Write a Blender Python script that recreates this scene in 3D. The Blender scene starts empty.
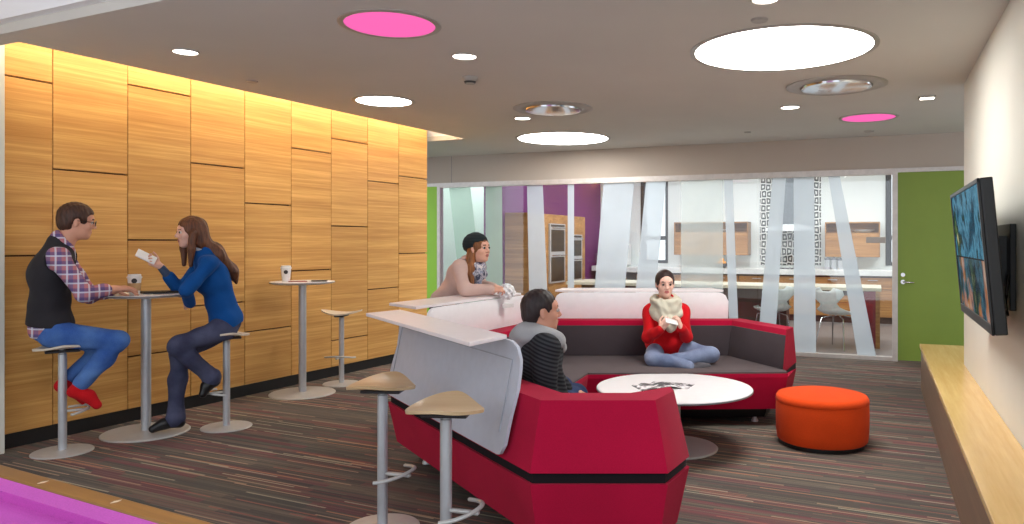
import bpy, bmesh, math, random
import numpy as np
from mathutils import Vector, Matrix
random.seed(4); np.random.seed(4)
sc = bpy.context.scene
COL = sc.collection
PI = math.pi
# ------------------------------------------------------------------ camera model
F, CX, CY, H = 748.0, 585.0, 241.5, 1.43       # focal length, principal point (1024x524 frame), eye height
CEIL = 2.70
cam = bpy.data.cameras.new('camera'); co = bpy.data.objects.new('camera', cam); COL.objects.link(co)
co.location = (0, 0, H); co.rotation_euler = (PI/2, 0, 0)
cam.sensor_width = 36; cam.lens = F/1024*36
cam.shift_x = (512-CX)/1024; cam.shift_y = (CY-262)/1024
cam.clip_start = 0.05; cam.clip_end = 200
sc.camera = co

def at(u, v, d): return Vector(((u-CX)/F*d, d, H-(v-CY)/F*d))       # point at depth d
def G(u, v, z=0.0): return at(u, v, (H-z)*F/(v-CY))                  # point at height z
class Fr:                                                            # vertical-plane frame: X along, Y left of X, Z up
    def __init__(s, o, dx, dy):
        n = math.hypot(dx, dy); s.o = Vector((o[0], o[1], 0)); s.x = Vector((dx/n, dy/n, 0)); s.y = Vector((-dy/n, dx/n, 0)); s.a = math.atan2(dy, dx)
    def w(s, a, b, z=0): return s.o + s.x*a + s.y*b + Vector((0, 0, z))
    def l(s, p): q = Vector((p[0], p[1], 0))-s.o; return (q.dot(s.x), q.dot(s.y))
    def px(s, u, v, t):                                              # pixel on the plane Y=t -> (along, z)
        r = Vector(((u-CX)/F, 1, 0)); d = (s.o.dot(s.y)+t)/r.dot(s.y)
        p = r*d; return ((p-s.o).dot(s.x), H-(v-CY)/F*d)

# ------------------------------------------------------------------ object helpers
def lin(c):
    if isinstance(c, str): c = tuple(int(c[i:i+2], 16) for i in (0, 2, 4))
    f = lambda v: (v/12.92 if v <= .04045 else ((v+.055)/1.055)**2.4)
    return tuple(f(x/255) for x in c[:3])+(1,)
def link(o, parent=None, frame=None):
    COL.objects.link(o)
    if frame is not None:
        o.location = frame.o; o.rotation_euler = (0, 0, frame.a)
    if parent is not None:
        o.parent = parent
    return o
def tag(o, label=None, cat=None, group=None, kind=None):
    if label: o['label'] = label
    if cat: o['category'] = cat
    if group: o['group'] = group
    if kind: o['kind'] = kind
    return o
def empty(name, loc, rz, label, cat, group=None):
    o = bpy.data.objects.new(name, None); COL.objects.link(o); o.location = loc; o.rotation_euler = (0, 0, rz); o.empty_display_size = .1
    return tag(o, label, cat, group)
class MB:
    def __init__(s): s.b = bmesh.new(); s.mi = 0
    def _m(s, fs):
        for f in fs: f.material_index = s.mi
    def box(s, x0, y0, z0, x1, y1, z1, bev=0.0, seg=2):
        vs = [s.b.verts.new(p) for p in ((x0,y0,z0),(x1,y0,z0),(x1,y1,z0),(x0,y1,z0),(x0,y0,z1),(x1,y0,z1),(x1,y1,z1),(x0,y1,z1))]
        fs = [s.b.faces.new([vs[i] for i in q]) for q in ((3,2,1,0),(4,5,6,7),(0,1,5,4),(1,2,6,5),(2,3,7,6),(3,0,4,7))]
        s._m(fs)
        if bev > 0:
            es = list({e for f in fs for e in f.edges})
            bmesh.ops.bevel(s.b, geom=es, offset=bev, segments=seg, affect='EDGES', profile=.5, material=s.mi)
        return s
    def loft(s, loops, cap=True, close=True):
        rs = [[s.b.verts.new(p) for p in L] for L in loops]; n = len(rs[0]); fs = []
        for a, b in zip(rs, rs[1:]):
            for i in range(n if close else n-1):
                j = (i+1) % n; fs.append(s.b.faces.new((a[i], a[j], b[j], b[i])))
        if cap:
            fs.append(s.b.faces.new(rs[0][::-1])); fs.append(s.b.faces.new(rs[-1]))
        s._m(fs); return s
    def prism(s, poly, z0, z1, bev=0.0, seg=2):
        a = [s.b.verts.new((p[0], p[1], z0)) for p in poly]; b = [s.b.verts.new((p[0], p[1], z1)) for p in poly]; n = len(a)
        fs = [s.b.faces.new(a[::-1]), s.b.faces.new(b)]+[s.b.faces.new((a[i], a[(i+1) % n], b[(i+1) % n], b[i])) for i in range(n)]
        s._m(fs)
        if bev > 0: bmesh.ops.bevel(s.b, geom=list({e for f in fs for e in f.edges}), offset=bev, segments=seg, affect='EDGES', profile=.5, material=s.mi)
        return s
    def lathe(s, prof, n=48, c=(0, 0, 0)):                           # prof: (r, z) list; r==0 closes
        rs = []
        for r, z in prof:
            if r < 1e-6: rs.append([s.b.verts.new((c[0], c[1], c[2]+z))])
            else: rs.append([s.b.verts.new((c[0]+r*math.cos(2*PI*i/n), c[1]+r*math.sin(2*PI*i/n), c[2]+z)) for i in range(n)])
        fs = []
        for a, b in zip(rs, rs[1:]):
            for i in range(n):
                j = (i+1) % n
                if len(a) == 1 and len(b) == 1: continue
                if len(a) == 1: fs.append(s.b.faces.new((a[0], b[j], b[i])))
                elif len(b) == 1: fs.append(s.b.faces.new((a[i], a[j], b[0])))
                else: fs.append(s.b.faces.new((a[i], a[j], b[j], b[i])))
        s._m(fs); return s
    def tube(s, pts, r, n=12, flat=1.0):
        pts = [Vector(p) for p in pts]; loops = []; up = Vector((0, 0, 1))
        for i, p in enumerate(pts):
            t = (pts[min(i+1, len(pts)-1)]-pts[max(i-1, 0)]).normalized()
            a = t.cross(up)
            if a.length < 1e-3: a = t.cross(Vector((0, 1, 0)))
            a.normalize(); b = a.cross(t).normalized()
            rr = r[i] if isinstance(r, (list, tuple)) else r
            loops.append([p+a*rr*math.cos(2*PI*k/n)+b*rr*flat*math.sin(2*PI*k/n) for k in range(n)])
        return s.loft(loops)
    def obj(s, name, mats, parent=None, frame=None, smooth=None, loc=None):
        bmesh.ops.recalc_face_normals(s.b, faces=s.b.faces)
        me = bpy.data.meshes.new(name); s.b.to_mesh(me); s.b.free()
        for m in (mats if isinstance(mats, (list, tuple)) else [mats]): me.materials.append(m)
        o = bpy.data.objects.new(name, me); link(o, parent, frame)
        if loc is not None: o.location = loc
        if smooth is not None:
            me.polygons.foreach_set('use_smooth', [True]*len(me.polygons))
            if smooth < 180: me.set_sharp_from_angle(angle=math.radians(smooth))
        return o
def dup(root, loc=None, rz=None, label=None, group=None):
    r = root.copy(); COL.objects.link(r)
    if loc is not None: r.location = loc
    if rz is not None: r.rotation_euler = (0, 0, rz)
    if label: r['label'] = label
    if group: r['group'] = group
    for ch in list(root.children):
        c = ch.copy(); COL.objects.link(c); c.parent = r
        for g in list(ch.children):
            d = g.copy(); COL.objects.link(d); d.parent = c
    return r

# ------------------------------------------------------------------ materials
class NT:
    def __init__(s, name):
        s.m = bpy.data.materials.new(name); s.m.use_nodes = True; s.t = s.m.node_tree; s.t.nodes.clear()
        s.out = s.n('ShaderNodeOutputMaterial')
    def n(s, ty, **kw):
        nd = s.t.nodes.new(ty)
        for k, v in kw.items(): setattr(nd, k, v)
        return nd
    def l(s, a, b): s.t.links.new(a, b)
    def set(s, sock, v):
        if hasattr(v, 'links') or isinstance(v, bpy.types.NodeSocket): s.l(v, sock)
        else: sock.default_value = v
    def math(s, op, a, b=0.0, c=None):
        nd = s.n('ShaderNodeMath', operation=op); s.set(nd.inputs[0], a); s.set(nd.inputs[1], b)
        if c is not None: s.set(nd.inputs[2], c)
        return nd.outputs[0]
    def mix(s, f, a, b, bt='MIX'):
        nd = s.n('ShaderNodeMix', data_type='RGBA', blend_type=bt); s.set(nd.inputs[0], f); s.set(nd.inputs[6], a); s.set(nd.inputs[7], b); return nd.outputs[2]
    def coord(s, scale=(1, 1, 1), loc=(0, 0, 0), rot=(0, 0, 0), kind='Object'):
        tc = s.n('ShaderNodeTexCoord'); mp = s.n('ShaderNodeMapping'); s.l(tc.outputs[kind], mp.inputs[0])
        mp.inputs['Scale'].default_value = scale; mp.inputs['Location'].default_value = loc; mp.inputs['Rotation'].default_value = rot
        return mp.outputs[0]
    def noise(s, vec, scale=5, detail=3, rough=.5):
        nd = s.n('ShaderNodeTexNoise'); s.l(vec, nd.inputs['Vector']); nd.inputs['Scale'].default_value = scale; nd.inputs['Detail'].default_value = detail; nd.inputs['Roughness'].default_value = rough
        return nd.outputs[0]
    def ramp(s, f, stops, interp='LINEAR'):
        nd = s.n('ShaderNodeValToRGB'); s.l(f, nd.inputs[0]); cr = nd.color_ramp; cr.interpolation = interp
        while len(cr.elements) > 1: cr.elements.remove(cr.elements[-1])
        cr.elements[0].position = stops[0][0]; cr.elements[0].color = stops[0][1]
        for p, c in stops[1:]:
            e = cr.elements.new(p); e.color = c
        return nd.outputs[0]
    def bsdf(s, color, rough=.6, metal=0.0, spec=.5, bump=None, bstr=.2, bdist=.01, **kw):
        b = s.n('ShaderNodeBsdfPrincipled'); s.set(b.inputs['Base Color'], color); s.set(b.inputs['Roughness'], rough); b.inputs['Metallic'].default_value = metal
        b.inputs['Specular IOR Level'].default_value = spec
        for k, v in kw.items(): s.set(b.inputs[k.replace('_', ' ')], v)
        if bump is not None:
            bp = s.n('ShaderNodeBump'); bp.inputs['Strength'].default_value = bstr; bp.inputs['Distance'].default_value = bdist; s.l(bump, bp.inputs['Height']); s.l(bp.outputs[0], b.inputs['Normal'])
        s.l(b.outputs[0], s.out.inputs[0]); return s.m
def plain(name, c, rough=.5, metal=0, var=.06, nscale=20, spec=.5, bstr=0.0, bscale=60, bdist=.002, **kw):
    t = NT(name); v = t.coord(); col = lin(c)
    n = t.noise(v, nscale, 3)
    cc = t.ramp(n, [(0.3, tuple(x*(1-var) for x in col[:3])+(1,)), (.7, tuple(min(1, x*(1+var)) for x in col[:3])+(1,))])
    b = t.noise(v, bscale, 2) if bstr > 0 else None
    return t.bsdf(cc, rough, metal, spec, b, bstr, bdist, **kw)
def fabric(name, c, sc_=260, var=.12, **kw):
    t = NT(name); v = t.coord(); col = lin(c)
    n = t.noise(v, sc_, 2); w = t.noise(v, 3.0, 3)
    c1 = t.ramp(n, [(.3, tuple(x*(1-var) for x in col[:3])+(1,)), (.7, tuple(min(1, x*(1+var)) for x in col[:3])+(1,))])
    c2 = t.mix(.35, c1, t.ramp(w, [(.35, tuple(x*.82 for x in col[:3])+(1,)), (.65, tuple(min(1, x*1.15) for x in col[:3])+(1,))]))
    return t.bsdf(c2, .9, 0, .12, n, .25, .002, Sheen_Weight=.04, **kw)
def emis(name, c, st):
    t = NT(name); e = t.n('ShaderNodeEmission'); v = t.coord(); n = t.noise(v, 2, 1)
    col = lin(c); cc = t.ramp(n, [(.2, tuple(x*.97 for x in col[:3])+(1,)), (.8, col)])
    t.l(cc, e.inputs[0]); e.inputs[1].default_value = st; t.l(e.outputs[0], t.out.inputs[0]); return t.m
def wood(name, c1, c2, rough=.45, axis='x', scale=1.0, seamvar=.0, spec=.35):
    t = NT(name); sx, sz = (.55, 26) if axis == 'x' else (26, .55)
    v = t.coord((sx*scale, 8*scale if axis == 'x' else .55*scale, sz*scale)) if axis != 'y' else t.coord((.5*scale, 22*scale, 22*scale))
    oi = t.n('ShaderNodeObjectInfo'); add = t.n('ShaderNodeVectorMath', operation='ADD'); t.l(v, add.inputs[0])
    cmb = t.n('ShaderNodeCombineXYZ'); t.l(t.math('MULTIPLY', oi.outputs['Random'], 37.0), cmb.inputs[0]); t.l(t.math('MULTIPLY', oi.outputs['Random'], 91.0), cmb.inputs[2]); t.l(cmb.outputs[0], add.inputs[1])
    n = t.noise(add.outputs[0], 1.6, 6, .62); n2 = t.noise(add.outputs[0], .35, 2, .5); n3 = t.noise(add.outputs[0], 7, 2, .5)
    a = t.math('ADD', t.math('MULTIPLY', n, .5), t.math('MULTIPLY', n2, .35)); a = t.math('ADD', a, t.math('MULTIPLY', n3, .15))
    col = t.ramp(a, [(.36, lin(c2)), (.5, lin(tuple((x+y)/2 for x, y in zip(c1, c2)))), (.62, lin(c1))])
    br = t.math('ADD', .93, t.math('MULTIPLY', oi.outputs['Random'], .14))
    hs = t.n('ShaderNodeHueSaturation'); t.l(col, hs.inputs['Color']); t.l(br, hs.inputs['Value'])
    return t.bsdf(hs.outputs[0], rough, 0, spec, a, .08, .002)
M = {}
M['oak'] = wood('oak_veneer', (228, 180, 108), (188, 132, 66), .5)
M['oak_k'] = wood('kitchen_oak', (200, 148, 90), (146, 98, 54), .45)
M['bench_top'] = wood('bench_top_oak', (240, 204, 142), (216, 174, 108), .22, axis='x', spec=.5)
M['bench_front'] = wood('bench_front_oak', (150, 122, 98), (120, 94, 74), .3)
M['seat_ply'] = wood('seat_plywood', (224, 196, 156), (206, 172, 128), .3, scale=.7)
M['seat_cream'] = plain('cream_seat', (226, 214, 196), .35)
M['kick'] = plain('black_kick', (22, 20, 20), .5)
M['backing'] = plain('joint_backing', (70, 34, 14), .8)
M['ceil'] = plain('ceiling_paint', (210, 207, 200), .9, var=.02, nscale=1.5)
M['ceilwhite'] = plain('ceiling_white', (246, 246, 248), .9, var=.02, nscale=1.5)
M['wallpaint'] = plain('wall_paint', (222, 220, 210), .9, var=.02, nscale=2)
M['header'] = plain('header_paint', (186, 174, 162), .9, var=.02, nscale=2)
M['kwhite'] = plain('kitchen_white', (232, 236, 234), .6, var=.02, nscale=2)
M['green'] = plain('green_paint', (130, 154, 58), .5, var=.03, nscale=3)
M['greenlt'] = plain('light_green_paint', (150, 205, 60), .5, var=.03, nscale=3)
M['palegreen'] = plain('pale_green_glass_wall', (214, 238, 224), .5, var=.04, nscale=2)
M['purple'] = plain('purple_paint', (108, 20, 106), .6, var=.05, nscale=2)
M['maroon'] = plain('maroon_paint', (120, 24, 62), .55, var=.05)
M['frame'] = plain('frame_aluminium', (206, 200, 196), .4, .3)
M['steel'] = plain('satin_steel', (198, 200, 204), .38, .45, var=.04)
M['steelbase'] = plain('powder_coat_silver', (200, 200, 198), .42, .3, var=.04)
M['hood'] = plain('hood_steel', (120, 126, 132), .4, .3)
M['chrome'] = plain('chrome', (215, 215, 218), .15, 1.0, var=.02)
M['lam'] = plain('white_laminate', (236, 234, 236), .3, var=.02)
M['shelf'] = plain('shelf_laminate', (240, 232, 234), .35, var=.02)
M['edge'] = plain('grey_edge_band', (120, 122, 128), .5)
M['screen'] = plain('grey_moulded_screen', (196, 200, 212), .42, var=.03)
M['groove'] = plain('screen_groove', (160, 164, 174), .5)
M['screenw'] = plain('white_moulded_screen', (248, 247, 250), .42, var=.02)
M['red'] = fabric('crimson_wool', (176, 16, 56))
M['char'] = fabric('charcoal_wool', (66, 58, 62))
M['seatgrey'] = fabric('seat_grey_wool', (92, 82, 84))
M['band'] = fabric('black_band', (30, 24, 28))
M['orange'] = fabric('orange_wool', (232, 78, 28))
M['black'] = plain('black_plastic', (18, 18, 20), .35)
M['dark'] = plain('dark_plastic', (46, 44, 48), .45)
M['white'] = plain('white_gloss', (240, 240, 240), .3)
M['paper'] = plain('paper', (226, 224, 222), .8)
M['magenta'] = fabric('magenta_felt', (204, 92, 188))
M['railwood'] = wood('rail_walnut', (168, 122, 66), (120, 84, 48), .35)
M['ivory'] = plain('ivory_inlay', (230, 214, 190), .35)
M['countertop'] = plain('white_counter', (240, 240, 238), .3)
M['island'] = plain('island_top', (222, 214, 192), .35)
M['darkbrown'] = plain('dark_brown_veneer', (86, 62, 54), .5)
M['redpanel'] = plain('red_lacquer', (142, 34, 52), .4)
M['kfloor'] = plain('grey_stone_floor', (128, 120, 118), .35, var=.08, nscale=3)
M['chairshell'] = plain('pale_shell', (232, 240, 238), .35)
M['fruit'] = plain('orange_fruit', (240, 160, 30), .5)
M['trimring'] = plain('trim_ring', (176, 170, 164), .4, .2)
M['lampwhite'] = emis('lamp_white', (255, 253, 248), 12.0)
M['lampsmall'] = emis('downlight_lens', (255, 250, 240), 9.0)
M['lamppink'] = emis('lamp_pink', (255, 108, 184), .64)
M['cove'] = emis('cove_strip', (255, 234, 200), 24.0)
M['kfill'] = emis('kitchen_fill_glow', (250, 253, 255), 9.0)  # glow of the fill panels added out of view over the kitchen
M['glassbulb'] = emis('spot_lens', (255, 246, 230), 5.0)

def glass(name, tint, fac, rough=.02):
    t = NT(name); tr = t.n('ShaderNodeBsdfTransparent'); tr.inputs[0].default_value = tint; gl = t.n('ShaderNodeBsdfGlossy'); gl.inputs['Roughness'].default_value = rough; gl.inputs[0].default_value = (1, 1, 1, 1)
    v = t.coord(); n = t.noise(v, .8, 1); f = t.math('ADD', fac, t.math('MULTIPLY', n, .01))
    mx = t.n('ShaderNodeMixShader'); t.l(f, mx.inputs[0]); t.l(tr.outputs[0], mx.inputs[1]); t.l(gl.outputs[0], mx.inputs[2]); t.l(mx.outputs[0], t.out.inputs[0]); return t.m
M['glass'] = glass('clear_glass', (.97, .98, .98, 1), .045)
def frosted(name, c, opac):
    t = NT(name); tr = t.n('ShaderNodeBsdfTransparent'); tr.inputs[0].default_value = (.97, .985, .98, 1); df = t.n('ShaderNodeBsdfDiffuse'); tl = t.n('ShaderNodeBsdfTranslucent')
    v = t.coord(); n = t.noise(v, 3, 2); cc = t.ramp(n, [(.3, lin(c)), (.7, tuple(min(1, x*1.06) for x in lin(c)[:3])+(1,))])
    t.l(cc, df.inputs[0]); t.l(cc, tl.inputs[0]); a = t.n('ShaderNodeMixShader'); a.inputs[0].default_value = .72; t.l(df.outputs[0], a.inputs[1]); t.l(tl.outputs[0], a.inputs[2])
    b = t.n('ShaderNodeMixShader'); b.inputs[0].default_value = opac; t.l(tr.outputs[0], b.inputs[1]); t.l(a.outputs[0], b.inputs[2]); t.l(b.outputs[0], t.out.inputs[0]); return t.m
M['frost'] = frosted('frosted_film', (226, 233, 240), .58)
M['frostlt'] = frosted('faint_film', (240, 247, 247), .28)
M['frostgreen'] = frosted('green_film', (220, 244, 230), .5)

def carpet():
    t = NT('striped_carpet'); v = t.coord(); sp = t.n('ShaderNodeSeparateXYZ'); t.l(v, sp.inputs[0])
    p, q = sp.outputs[1], sp.outputs[0]                              # p along the stripes, q across
    row = t.math('FLOOR', t.math('DIVIDE', q, .30)); 
    def layer(w, L, seed):
        st = t.math('FLOOR', t.math('DIVIDE', q, w)); wn = t.n('ShaderNodeTexWhiteNoise', noise_dimensions='2D'); c = t.n('ShaderNodeCombineXYZ'); t.l(st, c.inputs[0]); c.inputs[1].default_value = seed; t.l(c.outputs[0], wn.inputs[0])
        sg = t.math('FLOOR', t.math('ADD', t.math('DIVIDE', p, L), t.math('MULTIPLY', wn.outputs[0], 13.0)))
        w2 = t.n('ShaderNodeTexWhiteNoise', noise_dimensions='3D'); c2 = t.n('ShaderNodeCombineXYZ'); t.l(st, c2.inputs[0]); t.l(sg, c2.inputs[1]); c2.inputs[2].default_value = seed; t.l(c2.outputs[0], w2.inputs[0]); return w2.outputs[0]
    a = layer(.055, .9, 1.7); b = layer(.012, .8, 5.3); c = layer(.012, .6, 9.1)
    base = t.ramp(a, [(0, lin((92, 88, 82))), (.18, lin((112, 104, 96))), (.34, lin((80, 76, 76))), (.48, lin((124, 112, 100))), (.60, lin((90, 94, 88))), (.72, lin((132, 78, 84))), (.84, lin((98, 92, 84))), (.93, lin((128, 90, 84)))], 'CONSTANT')
    thin = t.ramp(b, [(0, lin((72, 68, 68))), (.3, lin((114, 106, 96))), (.55, lin((90, 84, 80))), (.8, lin((138, 124, 108))), (.9, lin((134, 76, 80)))], 'CONSTANT')
    col = t.mix(.42, base, thin)
    acc = t.ramp(c, [(0, (0, 0, 0, 1)), (.90, (1, 1, 1, 1))], 'CONSTANT')
    accc = t.ramp(c, [(0, lin((210, 176, 145))), (.93, lin((188, 114, 98))), (.96, lin((208, 199, 170))), (.985, lin((217, 154, 114)))], 'CONSTANT')
    col = t.mix(t.math('MULTIPLY', acc, .6), col, accc); col = t.mix(.22, col, lin((116, 108, 102)))
    n = t.noise(v, 260, 2); col = t.mix(.45, col, t.mix(n, (0, 0, 0, 1), (1, 1, 1, 1)), 'OVERLAY')
    return t.bsdf(col, .95, 0, .1, n, .5, .004)
M['carpet'] = carpet()

# ------------------------------------------------------------------ frames of the place
pa, pb = G(0, 451), G(388.4, 364.3)
WL = Fr(pa, pb.x-pa.x, pb.y-pa.y)                                    # oak wall; the room is on its -Y side
bo = G(895, 361); BW = Fr(bo, .9322, -.3619)                         # glazed back wall; +Y is the kitchen
rc = at(964, 84, (CEIL-H)*F/157.5); RW = Fr(rc, .3636, .9315)        # right wall; +Y is the room, s=0 its far corner
# intersections
def isect(fr1, t1, fr2, t2):                                         # lines Y=t1 of fr1 and Y=t2 of fr2 (world xy)
    p1, d1 = fr1.w(0, t1), fr1.x; p2, d2 = fr2.w(0, t2), fr2.x
    den = d1.x*d2.y-d1.y*d2.x; r = p2-p1; k = (r.x*d2.y-r.y*d2.x)/den
    return p1+d1*k
s_end = WL.px(427, 300, 0)[0]                                        # far end of the oak wall
s_cove0 = WL.l(G(23.5, 41, CEIL))[0]; s_cove1 = WL.l(G(464.7, 138.9, CEIL))[0]; y_cove = -0.50
s_sof = WL.l(G(1.6, 34, CEIL))[0]

# floor
MB().box(-3, -9, -.06, 16, 6, 0).obj('floor', M['carpet'], frame=WL)['kind'] = 'structure'
# oak wall
wl = MB().box(-3.2, .03, 0, s_end, .3, 3.4).obj('wall_left', M['backing'], frame=WL); wl['kind'] = 'structure'
def child_of(o, p):
    o.parent = p; o.location = (0, 0, 0); o.rotation_euler = (0, 0, 0)
    return o
cols = [-300, 52.5, 127.5, 190.5, 244.5, 291, 331, 367.5, 398.5, 427]
joints = [[(4, 75), (10, 256)], [(60, 169.5)], [(128, 84.5), (150, 240), (135, 356)], [(193, 163), (235, 302.6)], [(246, 203), (250, 331.6)],
          [(293, 148), (294, 271)], [(333, 138.5), (335, 226), (333, 340.7)], [(370, 181), (370, 289.5)], [(400, 176), (400, 253.5)]]
edges = [-3.2]+[WL.px(u, 300, 0)[0] for u in cols[1:]]
edges[-1] = s_end
for i in range(9):
    zs = sorted([.1]+[WL.px(u, v, 0)[1] for u, v in joints[i]]+[3.3])
    for a, b in zip(zs, zs[1:]):
        o = MB().box(edges[i]+.003, -.004, a+.006, edges[i+1]-.003, .03, b-.006, .002, 1).obj('panel', M['oak'])
        child_of(o, wl)
child_of(MB().box(-3.2, .012, 0, s_end-.01, .03, .1).obj('kickboard', M['kick']), wl)
# ceiling with the cove slot
far = isect(WL, .1, BW, 0); rgt = isect(RW, -3.0, BW, 0)
poly = [WL.w(s_sof, -9), WL.w(s_sof, .1), WL.w(s_cove0, .1), WL.w(s_cove0, y_cove), WL.w(s_cove1, y_cove), WL.w(s_cove1, .1), BW.w(-9, 0), BW.w(2.6, 0)]
ce = MB().prism([(p.x, p.y) for p in poly], CEIL, CEIL+.06).obj('ceiling', M['ceil']); ce['kind'] = 'structure'
o = MB().box(s_cove0-.1, y_cove-.06, CEIL+.06, s_cove1+.1, y_cove-.02, 3.2).box(s_cove0-.1, y_cove-.02, 3.1, s_cove1+.1, .35, 3.16).box(s_cove0-.1, y_cove-.06, CEIL+.06, s_cove0-.06, .3, 3.16).box(s_cove1, y_cove-.06, CEIL+.06, s_cove1+.05, .35, 3.16).obj('trim_1', M['ceilwhite'], frame=WL); o['kind'] = 'structure'
t_ = empty('cove_light', WL.w((s_cove0+s_cove1)/2, y_cove+.05, 2.86), WL.a, 'continuous warm light strip hidden in the ceiling slot above the oak wall', 'light strip')
L2 = (s_cove1-s_cove0)/2-.02
MB().box(-L2, -.03, -.02, L2, .03, .0).obj('housing', M['white'], t_)
MB().box(-L2, -.025, .0, L2, .025, .02).obj('lens', M['cove'], t_)
o = MB().box(s_sof-.06, -9, CEIL+.06, s_sof+.02, .3, 3.25).obj('trim_2', M['ceilwhite'], frame=WL); o['kind'] = 'structure'
o = MB().box(-4, -6, 3.2, s_sof+.0, .3, 3.3).obj('ceiling_upper', M['ceilwhite'], frame=WL); o['kind'] = 'structure'
# narrow pilaster at the left edge
pz = WL.px(1.6, 300, -.0)[0]
o = MB().box(pz-.5, -.10, 0, pz-.03, -.004, 3.2, .004, 1).obj('trim_3', M['wallpaint'], frame=WL); o['kind'] = 'structure'

# right wall
o = MB().box(-4.3, -.2, 0, 0, 0, CEIL).obj('wall_right', M['wallpaint'], frame=RW); o['kind'] = 'structure'
# back wall: header, green panel, glazing, green door
HZ = 2.285
xl = BW.px(440.5, 300, 0)[0]; xr = 0.0; xd = BW.px(898, 300, 0)[0]
bwp = MB(); bwp.box(-9, 0, HZ, 2.6, .14, CEIL); bwp.box(-9, .0, 0, xl-.05, .12, HZ, 0)
bw = bwp.obj('wall_back', [M['header']], frame=BW); bw['kind'] = 'structure'
gp = MB().box(-8.9, -.012, 0.02, xl-.05, .0, HZ-.03).obj('green_panel', M['greenlt']); child_of(gp, bw); gp['label'] = 'bright green panel'
o = MB().box(-8.9, -.022, HZ-.03, 2.6, .0, HZ+.02).obj('header_trim', M['frame']); child_of(o, bw)
o = MB().box(BW.px(451.5, 170, 0)[0]-.003, -.002, HZ+.02, BW.px(451.5, 170, 0)[0]+.003, 0, CEIL).obj('header_joint', M['edge']); child_of(o, bw)
wf = MB(); wf.box(xl-.05, -.02, 0, xl, .08, HZ); wf.box(-.03, -.03, 0, .03, .08, HZ); wf.box(xl, -.02, 0, -.03, .07, .045); wf.box(xl, -.015, HZ-.05, -.03, .07, HZ-.03)
win = wf.obj('window_1', M['frame'], frame=BW); win['kind'] = 'structure'
u1, u2 = BW.px(568, 300, 0)[0], BW.px(819, 300, 0)[0]
for a, b in ((xl, BW.px(503, 300, 0)[0]), (BW.px(503, 300, 0)[0]+.01, u1+.02), (u1+.03, BW.px(757, 300, 0)[0]), (BW.px(757, 300, 0)[0]+.01, -.03)):
    child_of(MB().box(a, .02, .045, b, .03, HZ-.05).obj('pane', M['glass']), win)
def strip(q, mat, t=.012):
    lo, hi = .046, HZ-.052
    (a0, a1, y0), (b0, b1, y1) = q                                   # top left/right u at v=y0, bottom left/right u at v=y1
    pts = []
    for ua, ub in ((a0, b0), (a1, b1)):
        p, r = BW.px(ua, y0, t), BW.px(ub, y1, t)
        f = lambda z: p[0]+(r[0]-p[0])*(z-p[1])/(r[1]-p[1])
        pts.append((f(lo), f(hi)))
    m = MB(); y = t
    m.loft([[(pts[0][0], y, lo), (pts[1][0], y, lo), (pts[1][0], y+.003, lo), (pts[0][0], y+.003, lo)], [(pts[0][1], y, hi), (pts[1][1], y, hi), (pts[1][1], y+.003, hi), (pts[0][1], y+.003, hi)]])
    child_of(m.obj('frosted_band', mat), win)
strip(((681, 723, 180), (681, 723, 318)), M['frostlt'])
strip(((724, 732.5, 178), (729, 738, 318)), M['frost'])
strip(((772.6, 786, 176), (757, 774.5, 350)), M['frost'])
strip(((793.6, 814, 176), (794, 816, 352)), M['frost'])
strip(((828, 839.4, 175), (857.5, 876, 356)), M['frost'])
strip(((527, 542.7, 185), (529, 547, 288)), M['frost'])
strip(((567.7, 574, 184), (567.7, 574, 288)), M['frost'])
strip(((603.7, 634, 182), (594.6, 625, 288)), M['frost'])
strip(((646, 666, 181), (636, 655.6, 288)), M['frost'])
strip(((449, 470, 186), (460, 482, 290)), M['frostgreen'])
strip(((485.6, 502, 186), (485.6, 502.5, 290)), M['frostgreen'])
# lock box on the glass door
a = BW.px(866, 240, -.03); b = BW.px(886, 236, -.03)
o = MB().box(a[0], -.03, a[1]-.035, b[0], .05, a[1]+.035, .004).obj('door_lock', M['trimring']); child_of(o, win)
# green door
dm = MB().box(.03, .0, .012, 1.45, .05, HZ-.03).obj('door_1', M['green'], frame=BW); dm['kind'] = 'structure'
hz = BW.px(903, 282, -.03)
hb = MB(); hb.lathe([(0, -.006), (.026, -.006), (.026, .006), (0, .006)], 24)
h = hb.obj('handle_rose', M['chrome'], smooth=40); child_of(h, dm); h.location = (hz[0], -.008, hz[1]); h.rotation_euler = (PI/2, 0, 0)
hh = MB(); hh.tube([(hz[0], -.0, hz[1]), (hz[0], -.045, hz[1]), (hz[0]+.02, -.055, hz[1]), (hz[0]+.12, -.05, hz[1]-.005)], .009, 10); child_of(hh.obj('door_handle', M['chrome'], smooth=40), dm)
lk = MB(); lk.lathe([(0, -.01), (.02, -.01), (.024, 0), (.024, .006), (0, .006)], 24); k = lk.obj('keyhole', M['chrome'], smooth=40); child_of(k, dm); k.location = (hz[0], -.006, hz[1]+.085); k.rotation_euler = (PI/2, 0, 0)
dl = MB().box(1.45, 0, 0, 2.6, .12, HZ).obj('wall_far_right', M['wallpaint'], frame=BW); dl['kind'] = 'structure'

# ------------------------------------------------------------------ kitchen beyond the glass
KN = 4.80; KE = -5.5; KC = 2.95
fl = MB().box(-9, .1, -.02, 4, KN+.2, .004).obj('floor_kitchen', M['kfloor'], frame=BW); fl['kind'] = 'structure'
kc = MB().box(-9, .14, KC, 4, KN+.2, KC+.06).obj('ceiling_kitchen', M['kwhite'], frame=BW); kc['kind'] = 'structure'
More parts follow.
